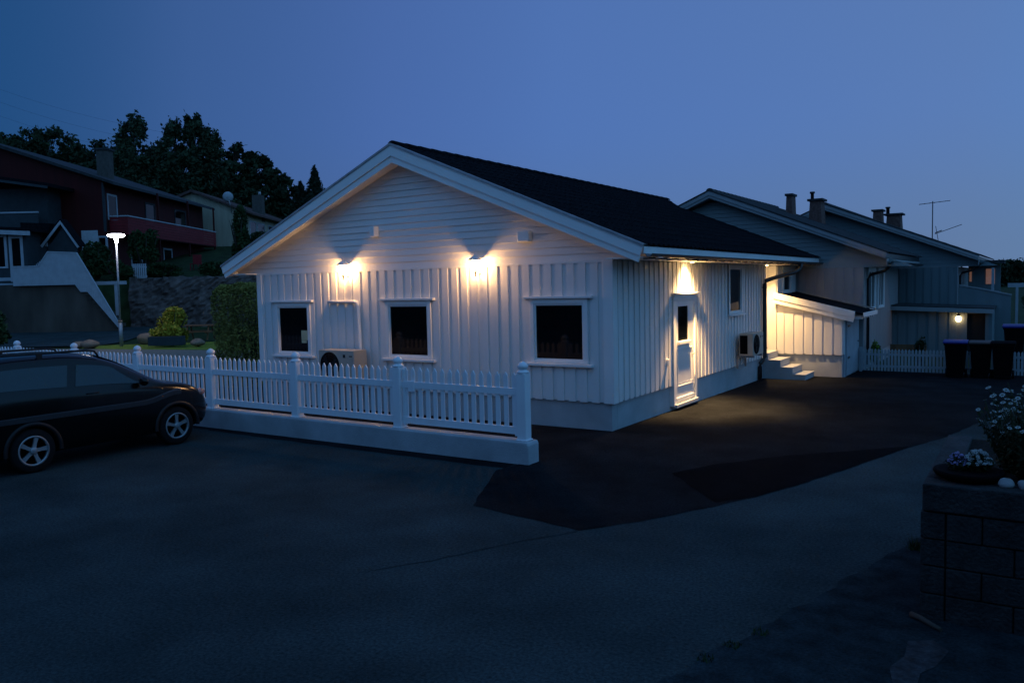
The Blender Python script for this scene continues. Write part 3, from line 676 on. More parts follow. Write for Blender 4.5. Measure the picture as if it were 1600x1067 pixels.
# ------------------------------------------------------------------ wheelie bins
def bin_(loc, lid, label, s=1.0, rz=0.0):
    r = empty('wheelie_bin', loc, label, 'bin', rz, 'wheelie bins at the far end of the drive'); r.scale = (s, s, s)
    m = MB(); zs = [(.10, .36, .38), (.80, .46, .54)]
    vs = []
    for z, w, d_ in zs: vs += [(-w/2, -d_/2, z), (w/2, -d_/2, z), (w/2, d_/2, z), (-w/2, d_/2, z)]
    m.add(vs, [(3,2,1,0),(4,5,6,7),(0,1,5,4),(1,2,6,5),(2,3,7,6),(3,0,4,7)]); m.box(-.25, .25, -.29, .29, .80, .84).box(-.16, .16, -.20, .02, .0, .10)
    m.build('body', 'bin', r, bevel=.015)
    l = MB(); l.prism([(-.30, .842), (.29, .842), (.28, .88), (.12, .925), (-.15, .925), (-.30, .89)], 'x', -.265, .265); l.build('lid', lid, r, bevel=.02)
    MB().tube([(-.2, .33, .85), (.2, .33, .85)], .016, 8).box(-.2, -.17, .27, .33, .82, .85).box(.17, .2, .27, .33, .82, .85).build('handle', 'bin', r)
    for sx in (-.21, .21): MB().lathe([(.10, -.025), (.10, .025)], (sx, .20, .10), 16, 'x').build('wheel', 'tyre', r)
    return r
bin_((4.07, 10.75, zyard(10.7)), 'bin_blue', 'blue-lidded wheelie bin, first from the white picket fence')
bin_((4.60, 10.85, zyard(10.8)), 'bin_brown', 'dark brown-lidded wheelie bin in the middle of the row', .98)
bin_((5.06, 10.78, zyard(10.7)), 'bin', 'black-lidded wheelie bin at the right end of the row', .98)
bin_((5.26, 12.3, .20), 'bin_blue', 'blue-lidded wheelie bin standing higher behind the low fence', 1.0)
MB_ = MB().box(4.9, 6.2, 11.9, 12.9, -.2, .195); o = MB_.build('bin_plinth', 'concrete'); tag(o, 'low concrete plinth under the raised blue-lidded bin', 'plinth')

# ------------------------------------------------------------------ foliage helpers
def crown_fn(clumps, rnd):
    tot = [c[3]*c[4]*c[5] for c in clumps]; S = sum(tot)
    def fn():
        q = rnd.uniform(0, S); i = 0
        while q > tot[i] and i < len(clumps)-1: q -= tot[i]; i += 1
        c = clumps[i]
        while True:
            x, y, z = rnd.uniform(-1, 1), rnd.uniform(-1, 1), rnd.uniform(-1, 1); d = x*x+y*y+z*z
            if d < 1 and (d > .35 or rnd.random() < .35): break
        return (c[0]+x*c[3], c[1]+y*c[4], c[2]+z*c[5])
    return fn
def tree(a, b, z0, h, wid, label, kind, n, seed, group='trees on the hill behind the houses', cat='tree', size=.32):
    rnd = random.Random(seed); x, y, _ = AB(a, b); r = empty('tree', (x, y, z0), label, cat, VROT, group)
    m = MB(); m.tube([(0, 0, -.5), (rnd.uniform(-.1, .1), 0, h*.3), (rnd.uniform(-.2, .2), 0, h*.65), (0, 0, h*.92)], h*.022+.05, 7, .03)
    clumps = []
    ph = [rnd.uniform(0, 6.28) for _ in range(6)]
    def env_r(t, a_):                      # uneven outline: radius of the crown at height t, direction a_
        if kind == 'birch': p = (max(0, 1-t)**.50)*min(1, (t+.06)*3.2)*1.15
        else: p = math.sqrt(max(0, 1-((t-.46)/.55)**2))
        return wid*p*(1 + .20*math.sin(2*a_+ph[0]+t*5) + .16*math.sin(3*a_+ph[1]-t*9) + .14*math.sin(t*15+ph[2]+a_))
    lf = MB()
    if kind == 'spruce':
        r.name = 'spruce_tree'
        for k in range(70):
            t = rnd.uniform(.25, .97); a_ = rnd.uniform(0, 6.28); q = wid*(1-t)*.9
            m.tube([(0, 0, h*t), (q*math.cos(a_), q*math.sin(a_), h*t-q*.35)], .03, 4, .008)
        def fn():
            t = 1-(rnd.random()**.62)*.80; a_ = rnd.uniform(0, 6.28); tier = (t*13+.12*math.sin(a_*3+ph[0])) % 1.0
            q = wid*(1-t)*(.62+.38*(1-tier))*(1+.22*math.sin(5*a_+t*40))*(rnd.random()**.45)+.05
            return (q*math.cos(a_), q*math.sin(a_), h*t - q*.30 + rnd.uniform(-.1, .1))
        lf.leaves(n, fn, size, rnd, .35)
    else:
        cl = []
        for k in range(85):
            t = rnd.uniform(.05, .99); a_ = rnd.uniform(0, 6.28); q = env_r(t, a_)*math.sqrt(rnd.uniform(.08, 1))
            s_ = wid*rnd.choice((.10, .13, .16, .20, .26))*(1.15-.6*t)*(.85 if kind == 'birch' else 1)
            px, py = q*math.cos(a_), q*math.sin(a_); cl.append((px, py, h*t, s_))
            if k % 2 == 0: m.tube([(0, 0, h*t*.75), (px*.55, py*.55, h*t*.92), (px, py, h*t)], .06, 5, .015)
        wts = [c[3]**2 for c in cl]
        def fn():
            c = rnd.choices(cl, wts)[0]; e = 1.7 if kind == 'birch' else .8
            return (c[0]+rnd.gauss(0, .55)*c[3], c[1]+rnd.gauss(0, .55)*c[3], c[2]+rnd.gauss(0, .55)*c[3]*e)
        lf.leaves(int(n*1.8), fn, size, rnd)
    m.build('trunk', 'bark', r)
    lf.build('crown', {'spruce': 'leaf_spruce', 'birch': 'leaf_birch'}.get(kind, 'leaf_dark'), r)
    return r
def shrub(a, b, z0, w, d, h, label, mt, n, seed, size=.12, group='shrubs on the slope', name='shrub', loc=None, jit=.35, box_=False, cat='shrub'):
    rnd = random.Random(seed); x, y = AB(a, b)[:2] if loc is None else loc
    r = empty(name, (x, y, z0), label, cat, VROT, group)
    m = MB()
    for k in range(6):
        q = k*1.05; m.tube([(0, 0, -.1), (w*.2*math.cos(q), d*.2*math.sin(q), h*.4), (w*.36*math.cos(q), d*.36*math.sin(q), h*.75)], .03*max(.5, h), 5, .01)
    m.build('stems', 'bark', r)
    lf = MB()
    if box_:
        def fn():
            f = rnd.random()
            u, v, t = rnd.uniform(-1, 1), rnd.uniform(-1, 1), rnd.random()
            if f < .75:
                if rnd.random() < .6: v = math.copysign(rnd.uniform(.86, 1), v)
                else: u = math.copysign(rnd.uniform(.86, 1), u)
            else: t = rnd.uniform(.93, 1.0)
            e = max(0, t-.86)/.14; k = 1 - .22*e*e
            bump = .03*math.sin(u*7+t*9)+.03*math.sin(v*6-t*7)
            return (u*w/2*k*(1+bump), v*d/2*k*(1+bump), t*h*(1+.4*bump) - .06*h*max(0, abs(u)-.7))
        lf.leaves(n, fn, size, rnd)
    else:
        cl = []
        for k in range(11):
            a_ = rnd.uniform(0, 6.28); t = rnd.uniform(.18, .80); q = rnd.uniform(.1, .62)*math.cos((t-.35)*1.5)
            s = rnd.uniform(.24, .38)
            cl.append((w/2*q*math.cos(a_), d/2*q*math.sin(a_), h*t, w/2*s*1.3, d/2*s*1.3, h*s*.62))
        lf.leaves(n, crown_fn(cl, rnd), size, rnd)
    lf.build('foliage', mt, r)
    return r

# ------------------------------------------------------------------ garden, lamp, walls and houses on the left
lp = empty('street_lamp', AB(-18.45, 37.9, -.03), 'lit street lamp with flat mushroom head on a slim pole by the lawn', 'street lamp', VROT)
MB().tube([(0, 0, 0), (0, 0, 1.15)], .085, 10).build('pole_base', 'galv', lp)
MB().tube([(0, 0, 1.15), (.02, 0, 4.85)], .042, 10).build('pole', 'galv', lp)
MB().lathe([(.10, 1.12), (.10, 1.22)], (0, 0, 0), 10).build('collar', 'rock', lp)
MB().lathe([(.05, 4.84), (.09, 5.04), (.10, 5.12)], (.03, 0, 0), 14).build('lamp_cone', 'lamp_opal', lp)
MB().lathe([(.18, 5.12), (.35, 5.14), (.38, 5.20), (.35, 5.25)], (.03, 0, 0), 20).build('lamp_head', 'lamp_opal', lp)
MB().lathe([(.36, 5.255), (.25, 5.29), (.05, 5.31)], (.03, 0, 0), 20).build('lamp_cap', 'galv', lp)

shrub(-16.25, 38.4, .0, 2.25, 1.8, 1.95, 'rounded yellow-green garden bush standing behind a dark planter box', 'leaf_yellow', 5200, 21, .075, None, 'bush', cat='bush')
pl = empty('planter_box', AB(-16.0, 37.3, 0), 'low dark planter box in front of the yellow-green bush', 'planter', VROT)
MB().box(-.85, .75, -.2, .2, 0, .42).build('box', 'teal', pl, bevel=.02); MB().box(-.80, .70, -.16, .16, .421, .43).build('soil', 'soil', pl)
shrub(-6.78, 21.0, -.02, 1.45, 1.7, 2.60, 'tall clipped olive-green hedge against the left side of the white house', 'leaf_hedge', 30000, 31, .034, None, 'hedge', box_=True, cat='hedge')
pt = empty('picnic_table', AB(-16.2, 41.6, 0), 'brown wooden picnic table on the lawn behind the bush', 'table', VROT)
MB().box(-.75, .9, -.35, .35, .70, .76).build('table_top', 'wood', pt)
for y in (-.75, .55): MB().box(-.75, .9, y, y+.2, .40, .45).build('bench', 'wood', pt)
for x in (-.5, .6): MB().box(x-.04, x+.04, -.70, .70, .33, .40).prism([(-.55, 0), (-.47, 0), (-.18, .70), (-.26, .70)], 'x', x-.03, x+.03).prism([(.55, 0), (.47, 0), (.18, .70), (.26, .70)], 'x', x-.03, x+.03).build('leg', 'wood', pt)
def boulder(a, b, rx, ry, rz, label, seed, mt='rock', loc=None, z=0, group=None):
    m = MB().blob((0, 0, rz*.55), rx, ry, rz, 16, 10, .10, seed=seed); o = m.build('boulder', mt); o.location = (*(AB(a, b)[:2] if loc is None else loc), z)
    return tag(o, label, 'rock', group)
boulder(-19.7, 37.4, .48, .35, .22, 'large pinkish boulder at the lawn edge left of the street lamp', 1)
boulder(-20.4, 37.8, .35, .3, .16, 'small flat boulder left of the large pinkish boulder', 2)
boulder(-18.3, 40.2, .5, .4, .30, 'grey boulder on the path edge just behind the street lamp', 3)
boulder(-14.6, 37.3, .36, .3, .18, 'grey boulder on the lawn right of the planter box', 4)
shrub(-17.8, 40.8, 0, 1.2, .9, .8, 'low brown-green shrub behind the street lamp', 'leaf_shrub', 900, 77, .09, None)
shrub(-24.6, 37.6, 0, 2.6, 1.6, 1.9, 'dark bush at the left edge beside the concrete wall', 'leaf_shrub', 2600, 5, .11)

def ABroot(name, a, b, z, label, cat, group=None): return empty(name, AB(a, b, z), label, cat, VROT, group)
# concrete wall with white boarded stairs
cw = ABroot('concrete_wall', -29.0, 47.3, 0, 'tall stained concrete wall below the white boarded staircase', 'wall')
MB().prism([(-6, -.5), (5.95, -.2), (5.95, .55), (4.4, 2.45), (3.9, 2.7), (3.6, 3.1), (-6, 3.1)], 'y', 0, .4).build('wall_face', 'concrete', cw)
stw = ABroot('outdoor_staircase', -29.0, 47.0, 0, 'white boarded outdoor staircase descending right along the concrete wall', 'staircase')
def boards(poly_top, poly_bot, x0, x1, y0, y1, w=.10, gap=.006):
    def itp(pl, x):
        for (a, za), (b, zb) in zip(pl[:-1], pl[1:]):
            if a <= x <= b: return za + (zb-za)*(x-a)/(b-a) if b > a else za
        return pl[-1][1]
    m = MB(); x = x0
    while x < x1-.01:
        e = min(x+w, x1); m.prism([(x, itp(poly_bot, x+.001)), (e-gap, itp(poly_bot, e-gap)), (e-gap, itp(poly_top, e-gap)), (x, itp(poly_top, x+.001))], 'y', y0, y1); x = e
    return m
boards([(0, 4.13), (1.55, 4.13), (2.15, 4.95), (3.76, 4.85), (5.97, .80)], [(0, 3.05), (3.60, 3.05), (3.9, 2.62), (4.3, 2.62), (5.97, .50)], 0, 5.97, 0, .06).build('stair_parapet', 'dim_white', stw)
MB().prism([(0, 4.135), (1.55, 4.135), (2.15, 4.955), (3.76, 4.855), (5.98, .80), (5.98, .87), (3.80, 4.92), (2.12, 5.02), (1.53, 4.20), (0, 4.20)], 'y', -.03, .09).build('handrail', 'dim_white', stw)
sp = MB()
for i in range(9):
    x = .95+i*.10; sp.box(x, x+.045, .6, .64, 4.1, 4.25+.075*i)
sp.build('baluster', 'dim_white', stw)
stp = MB()
for i in range(9): stp.box(4.1+i*.2, 4.32+i*.2, .1, 1.1, 2.42-i*.235, 2.60-i*.235)
stp.build('steps', 'concrete', stw)
pg = ABroot('carport_beam', -24.2, 48.2, 0, 'white horizontal beam on a post at the foot of the staircase', 'beam')
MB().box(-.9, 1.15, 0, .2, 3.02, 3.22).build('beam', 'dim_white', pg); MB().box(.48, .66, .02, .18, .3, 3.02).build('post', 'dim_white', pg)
gt = ABroot('garden_gate', -24.1, 51.5, 3.2, 'small white picket gate on the slope above the beam', 'gate')
m = MB()
for i in range(7): m.box(.13*i, .13*i+.09, 0, .03, .1, 1.15)
m.build('pickets', 'dim_white', gt)
for z in (.3, .9): box(0, .9, .03, .06, z, z+.08).build('rail', 'dim_white', gt)
# retaining stone wall
rnd = random.Random(11); rw = MB(); nx_, nz_ = 90, 22; vs = []
for j in range(nz_+1):
    for i in range(nx_+1):
        x = i*.2; z = j/nz_*3.4
        vs.append((x, -.25*(1-j/nz_)+rnd.uniform(-.09, .09)+.12*math.sin(x*1.7+z*2.1), z + (rnd.uniform(-.12, .12) if j == nz_ else 0)))
fs = [(j*(nx_+1)+i, j*(nx_+1)+i+1, (j+1)*(nx_+1)+i+1, (j+1)*(nx_+1)+i) for j in range(nz_) for i in range(nx_)]
n0 = len(vs); vs += [(i*.2, .5, 3.4) for i in range(nx_+1)]
fs += [(nz_*(nx_+1)+i, nz_*(nx_+1)+i+1, n0+i+1, n0+i) for i in range(nx_)]
rw.add(vs, fs, False); o = rw.build('retaining_wall', 'stone'); o.location = AB(-23.6, 49.9, 0); o.rotation_euler = (0, 0, VROT)
tag(o, 'rough brown stone retaining wall behind the garden bush and street lamp', 'wall')
tr_rnd = random.Random(3)

# hillside houses
def hill_house(a0, b0, b1, wid, zb, ze, rise, ov, wall, tile, trimm, label):
    h = ABroot('house', a0, b0, zb, label, 'house'); H_ = ze-zb; L = b1-b0
    sl = rise
    xr = -wid/2
    MB().prism([(-wid, 0), (0, 0), (0, H_), (xr, H_+sl*wid/2), (-wid, H_)], 'y', 0, .15).build('gable_wall', wall, h)
    MB().box(-.15, 0, .15, L, 0, H_).build('side_wall', wall, h)
    ro = MB()
    for s in (1, -1):
        e = wid/2+ov
        ro.prism([(xr, H_+sl*wid/2+.25), (xr+s*e, H_+sl*wid/2+.25-sl*e), (xr+s*e, H_+sl*wid/2+.07-sl*e), (xr, H_+sl*wid/2+.02)], 'y', -ov*.6, L+ov*.5)
    roo = ro.build('roof', tile, h)
    MB().box(ov-.02, ov+.05, -ov*.6, L+ov*.5, H_-sl*ov+.05, H_-sl*ov+.22).build('fascia_board', trimm, roo)
    return h, roo
def hwin(h, ax, u0, u1, z0, z1, face, out, tr='dim_white', cas=.12):
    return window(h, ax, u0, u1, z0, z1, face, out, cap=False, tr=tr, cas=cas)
rh, rr_ = hill_house(-27.4, 55, 72.5, 17, 3.9, 10.05, .35, .9, 'red', 'tile_grey', 'teal', 'dark red timber house with long boarded balcony on the hillside')
MB().prism([(-1.65, 0), (-.55, 0), (-.55, 2.9), (-1.65, 2.9)], 'y', -.06, -.005).build('basement_wall', 'plaster', rh)
hwin(rh, 'y', -.50, -.05, .75, 2.4, 0, -1)
MB().box(-.12, .02, -.03, .12, 2.8, 6.1).build('corner_board', 'teal', rh)
MB().box(.02, 1.25, .6, 17, 2.55, 2.75).build('balcony_floor', 'red', rh)
bc = MB()
for k in range(6): bc.box(1.25, 1.29, .5, 17, 2.62+k*.20, 2.80+k*.20)
for k in range(6): bc.box(.02, 1.25, .5, .54, 2.62+k*.20, 2.80+k*.20)
bc.build('balcony_parapet', 'red_balc', rh)
MB().box(1.22, 1.34, .44, 17, 3.84, 3.92).box(.02, 1.22, .44, .56, 3.84, 3.92).build('balcony_rail', 'dim_white', rh)
for y in (5.6, 11.2, 16.9): MB().box(1.10, 1.22, y, y+.12, 0, 6.0).build('balcony_post', 'red', rh)
hwin(rh, 'x', .5, 1.6, 3.7, 5.3, 0, 1); hwin(rh, 'x', 6.2, 7.6, 3.6, 5.3, 0, 1, 'teal'); hwin(rh, 'x', 11.5, 13.5, 3.7, 5.3, 0, 1, 'teal')
hwin(rh, 'x', 3.5, 5.0, .6, 2.0, 0, 1); hwin(rh, 'x', 9, 10.4, .6, 2.0, 0, 1)
c = MB(); c.box(-2.6, -1.75, 4.4, 5.2, 6.2, 9.05); co_ = c.build('chimney', 'ash_chim', rr_); MB().box(-2.7, -1.65, 4.3, 5.3, 9.05, 9.2).build('chimney_cap', 'tile_grey', co_)

bh, br_ = hill_house(-24.4, 75, 92, 9.5, 6.0, 9.75, .40, .8, 'beige', 'tile_brown', 'tile_brown', 'beige boarded house with brown roof and satellite dish on the hillside')
m = MB()
x = -9.4
while x < -.05: m.box(x, x+.06, -.03, -.002, .1, 3.75 + .4*min(-x, 9.5+x) - .05); x += .28
m.build('cover_strips', 'beige', bh)
hwin(bh, 'x', 1.2, 3.0, 1.0, 3.0, 0, 1); hwin(bh, 'x', 3.5, 5.6, 1.0, 3.0, 0, 1); hwin(bh, 'x', 7.0, 9.0, 1.2, 3.0, 0, 1)
c = MB(); c.box(-.9, .05, 5.0, 5.9, 3.3, 5.9); co_ = c.build('chimney', 'ash_chim', br_); MB().lathe([(.14, 5.9), (.14, 6.25)], (-.25, 5.4, 0), 10).build('flue_pipe', 'galv', co_)
sdh = ABroot('satellite_dish', -25.7, 74.6, 9.9, 'pale round satellite dish on a bracket at the beige house gable', 'satellite dish')
m = MB(); prof = [(.02, 0), (.18, .02), (.34, .07), (.48, .15)]; m.lathe(prof, (0, 0, 0), 24, 'y'); dsh = m.build('dish', 'dim_white', sdh); dsh.location = (0, -.3, 1.2); dsh.rotation_euler = (R(12), 0, R(12))
MB().tube([(0, -.15, 1.2), (.1, -.1, .6), (.12, .25, -.2)], .05, 6).tube([(0, -.3, 1.2), (0, -.8, 1.1)], .02, 5).build('bracket', 'galv', sdh)

gh = ABroot('house', -30.0, 50.2, 2.9, 'slate grey house at the far left edge with white-framed windows and two roof levels', 'house')
MB().box(-12, 0, 0, 7, 0, 3.6).build('lower_wall', 'teal', gh)
MB().prism([(-12, 4.5), (.55, 3.72), (.55, 3.52), (-12, 4.3)], 'y', -.5, 3.2).build('lower_roof', 'tile', gh)
MB().prism([(-12, 4.28), (.58, 3.52), (.58, 3.26), (-12, 4.02)], 'y', -.56, -.505).build('fascia_board', 'dim_white', gh)
MB().box(-12, -.35, 3.2, 7, 3.6, 6.6).build('upper_wall', 'teal', gh)
MB().prism([(-12, 8.7), (.62, 6.72), (.62, 6.50), (-12, 8.48)], 'y', 1.6, 8).build('upper_roof', 'tile', gh)
MB().prism([(-12, 8.50), (.64, 6.52), (.64, 6.36), (-12, 8.34)], 'y', 1.54, 1.595).build('fascia_board', 'teal', gh)
MB().box(-12, -.45, 2.2, 2.26, 4.0, 4.9).build('balcony_parapet', 'teal', gh); MB().box(-12, -.42, 2.15, 2.3, 4.9, 5.0).build('balcony_rail', 'dim_white', gh)
hwin(gh, 'y', -.90, -.36, .55, 3.15, 0, -1, cas=.16); hwin(gh, 'y', -2.4, -1.35, 1.4, 3.25, 0, -1, cas=.16)
box(-12, -.1, -1.2, -1.1, .5, .7).build('deck_rail', 'dim_white', gh); box(-12, -.1, -1.2, -1.1, .25, .35).build('deck_rail', 'dim_white', gh)
pc = ABroot('porch', -28.65, 52.0, 2.9, 'small grey gabled porch with white barge boards above the staircase', 'porch')
MB().prism([(-1.05, 0), (.85, 0), (.85, 2.75), (-.0, 3.95), (-1.05, 2.6)], 'y', 0, .1).build('gable_wall', 'teal', pc)
MB().prism([(-1.25, 2.62), (0, 4.1), (0, 4.32), (-1.35, 2.75)], 'y', -.3, -.24).prism([(1.0, 2.55), (0, 4.1), (0, 4.32), (1.12, 2.62)], 'y', -.3, -.24).build('barge_board', 'dim_white', pc)
MB().prism([(-1.35, 2.78), (0, 4.34), (0, 4.44), (-1.45, 2.80)], 'y', -.3, .5).prism([(1.12, 2.65), (0, 4.34), (0, 4.44), (1.22, 2.66)], 'y', -.3, .5).build('roof', 'tile', pc)
MB().prism([(-2.9, 3.0), (-1.2, 3.0), (-1.0, 4.2), (-2.9, 4.3)], 'y', .3, 3).build('side_roof', 'tile', pc)
MB().box(-2.55, -1.2, .20, .28, 2.72, 2.95).build('fascia_board', 'dim_white', pc)
MB().box(-2.6, -1.05, .5, .6, 0, 2.7).build('rear_wall', 'bin_brown', pc)
def tsheet(name, q, dz, mt, n=14):
    m = MB(); vs = []
    for i in range(n+1):
        for j in range(n+1):
            u, v = i/n, j/n
            a = (q[0][0]*(1-u)+q[1][0]*u)*(1-v)+(q[3][0]*(1-u)+q[2][0]*u)*v; b = (q[0][1]*(1-u)+q[1][1]*u)*(1-v)+(q[3][1]*(1-u)+q[2][1]*u)*v
            x, y, _ = AB(a, b); vs.append((x, y, zg(a, b)+dz))
    m.add(vs, [(i*(n+1)+j, (i+1)*(n+1)+j, (i+1)*(n+1)+j+1, i*(n+1)+j+1) for i in range(n) for j in range(n)], True)
    return tag(m.build(name, mt), kind='structure')
tsheet('side_road', [(-40, 38.0), (-20.4, 39.5), (-21, 50), (-40, 49.0)], .07, 'asphalt_old')
hwin(pc, 'y', -2.45, -1.95, 1.7, 2.5, .5, -1, cas=.14)

# hillside planting
def zh(a, b): return zg(a, b)
shrub(-26.9, 52.5, zh(-26.9, 52.5), 3.2, 2.4, 2.6, 'dark bush on the slope right of the white staircase', 'leaf_shrub', 3000, 41, .13)
shrub(-24.9, 51.6, zh(-25, 51.6)-.3, 2.6, 1.6, 1.7, 'low dark bush above the white beam', 'leaf_shrub', 2200, 42, .13)
shrub(-24.4, 54, zh(-24, 54), 2.4, 2.0, 3.4, 'tall dark bush under the red balcony behind the lamp head', 'leaf_shrub', 2800, 43, .13)
shrub(-22.9, 52.8, zh(-23, 53), 3.4, 1.6, 1.0, 'wide low green ground shrub on top of the stone wall', 'leaf_shrub', 2200, 44, .11)
shrub(-19.3, 52.2, zh(-19, 52), 3.2, 1.6, 1.1, 'trailing green shrub at the right end of the stone wall', 'leaf_shrub', 2200, 45, .11)
shrub(-20.0, 60, zh(-20, 60)-.2, 2.0, 2.0, 4.6, 'tall dark conical evergreen before the beige house', 'leaf_shrub', 4500, 46, .13)
shrub(-18.2, 62, zh(-18, 62), 4.2, 2.5, 2.3, 'broad green bush below the beige house window', 'leaf_shrub', 3200, 47, .14)
shrub(-16.2, 60, zh(-16, 60), 3.2, 2.5, 3.2, 'dark bush beside the white house roof edge on the slope', 'leaf_shrub', 3000, 48, .14)
fu = ABroot('garden_chair', -22.0, 56.5, zh(-22, 56.5), 'reddish garden chair under the red balcony', 'chair')
MB().box(-.3, .3, -.3, .3, .42, .47).build('seat', 'red_balc', fu); MB().box(-.3, .3, .27, .32, .47, 1.1).build('backrest', 'red_balc', fu)
for x in (-.27, .27):
    for y in (-.27, .27): MB().box(x-.025, x+.025, y-.025, y+.025, 0, .42).build('leg', 'red_balc', fu)

T = [(-64.0,98,21.0,5.6,'dark',5600,'bushy dark tree cut by the left edge of the picture'), (-59.5,97,21.6,5.8,'dark',6000,'bushy dark tree, first one wholly in view at the left of the hilltop'), (-54.6,97,22.2,5.8,'dark',6000,'bushy dark tree, second from the left on the hilltop'),
     (-50.2,97,21.2,5.0,'dark',5600,'dark tree behind the chimney of the red house'), (-46.2,95,19.0,4.4,'dark',5000,'lower dark tree just right of the red house chimney'),
     (-43.0,94,22.7,3.9,'birch',5600,'tall feathery birch standing alone left of the birch cluster'), (-38.9,95,22.2,3.6,'birch',5200,'left birch of the tallest cluster on the hill'),
     (-36.9,96,23.2,3.4,'birch',5200,'tallest birch in the middle of the hill cluster'), (-34.4,95,21.4,3.4,'birch',5200,'right birch of the tallest cluster on the hill'),
     (-31.6,94,19.2,3.9,'dark',5200,'round dark tree stepping down right of the birches'), (-29.0,94,17.9,3.4,'dark',4800,'dark tree behind the beige house chimney'),
     (-27.0,95,16.0,2.8,'dark',3600,'last low dark tree of the hill row before the gap'), (-41.0,92,17.9,4.6,'dark',5600,'low dark tree filling in below the birches'),
     (-36.0,90,17.6,5.0,'dark',6000,'wide dark tree below the birch cluster behind the beige house'), (-46.5,91,17.0,5.0,'dark',5600,'wide dark tree behind the red house roof'),
     (-32.2,89,15.6,4.4,'dark',4800,'squat dark tree behind the beige house ridge')]
for i, (a, b, top, wd, kd, n, lb) in enumerate(T):
    z0 = zh(a, b); tree(a, b, z0, (top-z0)*1.0, wd, lb, kd, int(n*1.6), 100+i, size=.27 if kd == 'dark' else .23)
S = [(-22.6, 95, 17.0, 5.2, 'tallest pointed spruce beside the white house roof'), (-24.3, 95, 15.2, 4.6, 'shorter spruce left of the tallest spruce'), (-25.7, 94, 13.9, 4.2, 'low spruce at the left of the spruce group')]
for i, (a, b, top, wd, lb) in enumerate(S): z0 = zh(a, b); tree(a, b, z0, top-z0, wd, lb, 'spruce', 9000, 200+i, 'spruces beside the white house roof', size=.24)

# faint overhead wires, top left
for i, (z, dz) in enumerate(((27.0, 0), (25.6, .1), (28.3, .2))):
    m = MB(); pts = []
    for k in range(13):
        t = k/12; a = -62 + 26*t; pts.append((*AB(a, 80+6*t)[:2], z - 9.0*t - 1.2*math.sin(math.pi*t)))
    m.tube(pts, .007, 4); tag(m.build('overhead_wire', 'dark_metal'), 'thin overhead wire crossing the sky above the red house', 'wire', 'overhead wires')

# right background
for i, (a, b, h_, w_, lb) in enumerate(((73, 118, 3.9, 4.5, 'distant round tree right of the farthest roof'), (80, 122, 3.4, 5, 'distant low tree at the right edge of the picture'), (67, 125, 3.0, 4.5, 'distant low tree behind the farthest roof'))):
    tree(a, b, zg(a, b)-.4, h_, w_, lb, 'dark', 2200, 300+i, 'distant trees at the right', size=.34)
shrub(0, 0, 0, 3.2, 2.4, 1.75, 'dark garden hedge behind the raised bin', 'leaf_shrub', 3400, 61, .09, 'shrubs beside the row houses', loc=(7.0, 24.0))
shrub(0, 0, 0, 2.6, 2.2, 2.0, 'dark bush right of the pale terrace parapet', 'leaf_shrub', 3000, 62, .09, 'shrubs beside the row houses', loc=(6.1, 20.6))
rl = empty('rail_fence', (4.7, 30, 0), 'white horizontal rail fence beyond the terrace', 'fence')
MB().box(0, 6, 0, .08, 1.82, 2.0).build('rail', 'dim_white', rl)
for x in (.3, 2.2, 4.1): MB().box(x, x+.1, 0, .1, -.2, 1.82).build('post', 'dim_white', rl)
# pots behind the low fence
shrub(0, 0, zyard(12.2), .34, .34, .85, 'small lime-green conifer behind the low picket fence', 'leaf_lime', 700, 63, .035, None, 'potted_conifer', loc=(2.05, 12.2))
bn = empty('garden_bench', (2.80, 12.4, zyard(12)), 'dark wooden garden bench behind the low picket fence', 'bench')
MB().box(-.45, .45, -.2, .2, .40, .45).build('seat', 'wood', bn); MB().box(-.45, .45, .18, .22, .48, .66).build('backrest', 'wood', bn)
for x in (-.4, .36): MB().box(x, x+.05, -.18, .18, 0, .40).build('leg', 'wood', bn)
shrub(0, 0, zyard(12.2), .42, .4, .92, 'dark clipped shrub behind the low fence near the porch', 'leaf_shrub', 600, 64, .04, None, loc=(3.12, 12.2))

# ------------------------------------------------------------------ parked car
car = empty('parked_car', (-6.47, 0, 0), 'black compact estate car with roof rails parked nose-on to the picket fence', 'car')
ST = [(-7.05,.40,.98,1.36,.68,.66,.50), (-6.98,.28,1.05,1.44,.75,.72,.56), (-6.80,.22,1.09,1.51,.78,.75,.585), (-6.3,.2,1.09,1.555,.79,.77,.60), (-5.8,.2,1.07,1.565,.79,.775,.60), (-5.4,.2,1.05,1.55,.79,.775,.60), (-5.05,.2,1.035,1.49,.79,.775,.585),
      (-4.75,.2,1.02,1.38,.79,.775,.58), (-4.4,.2,1.00,1.19,.79,.77,.60), (-4.08,.2,.975,1.02,.79,.76,.635), (-3.85,.2,.94,.98,.785,.75,.63), (-3.58,.22,.87,.915,.77,.73,.60), (-3.40,.25,.77,.82,.72,.68,.54), (-3.30,.30,.66,.70,.64,.60,.46), (-3.25,.38,.54,.58,.56,.50,.38)]
def sint(y):
    y = max(ST[0][0], min(ST[-1][0], y))
    for i in range(len(ST)-1):
        if ST[i][0] <= y <= ST[i+1][0]:
            t = (y-ST[i][0])/(ST[i+1][0]-ST[i][0]); p0 = ST[max(i-1, 0)]; p1 = ST[i]; p2 = ST[i+1]; p3 = ST[min(i+2, len(ST)-1)]
            out = []
            for k in range(1, 7):
                m1 = (p2[k]-p0[k])/max(1e-6, p2[0]-p0[0])*(p2[0]-p1[0]); m2 = (p3[k]-p1[k])/max(1e-6, p3[0]-p1[0])*(p2[0]-p1[0])
                out.append((2*t**3-3*t*t+1)*p1[k]+(t**3-2*t*t+t)*m1+(-2*t**3+3*t*t)*p2[k]+(t**3-t*t)*m2)
            return out
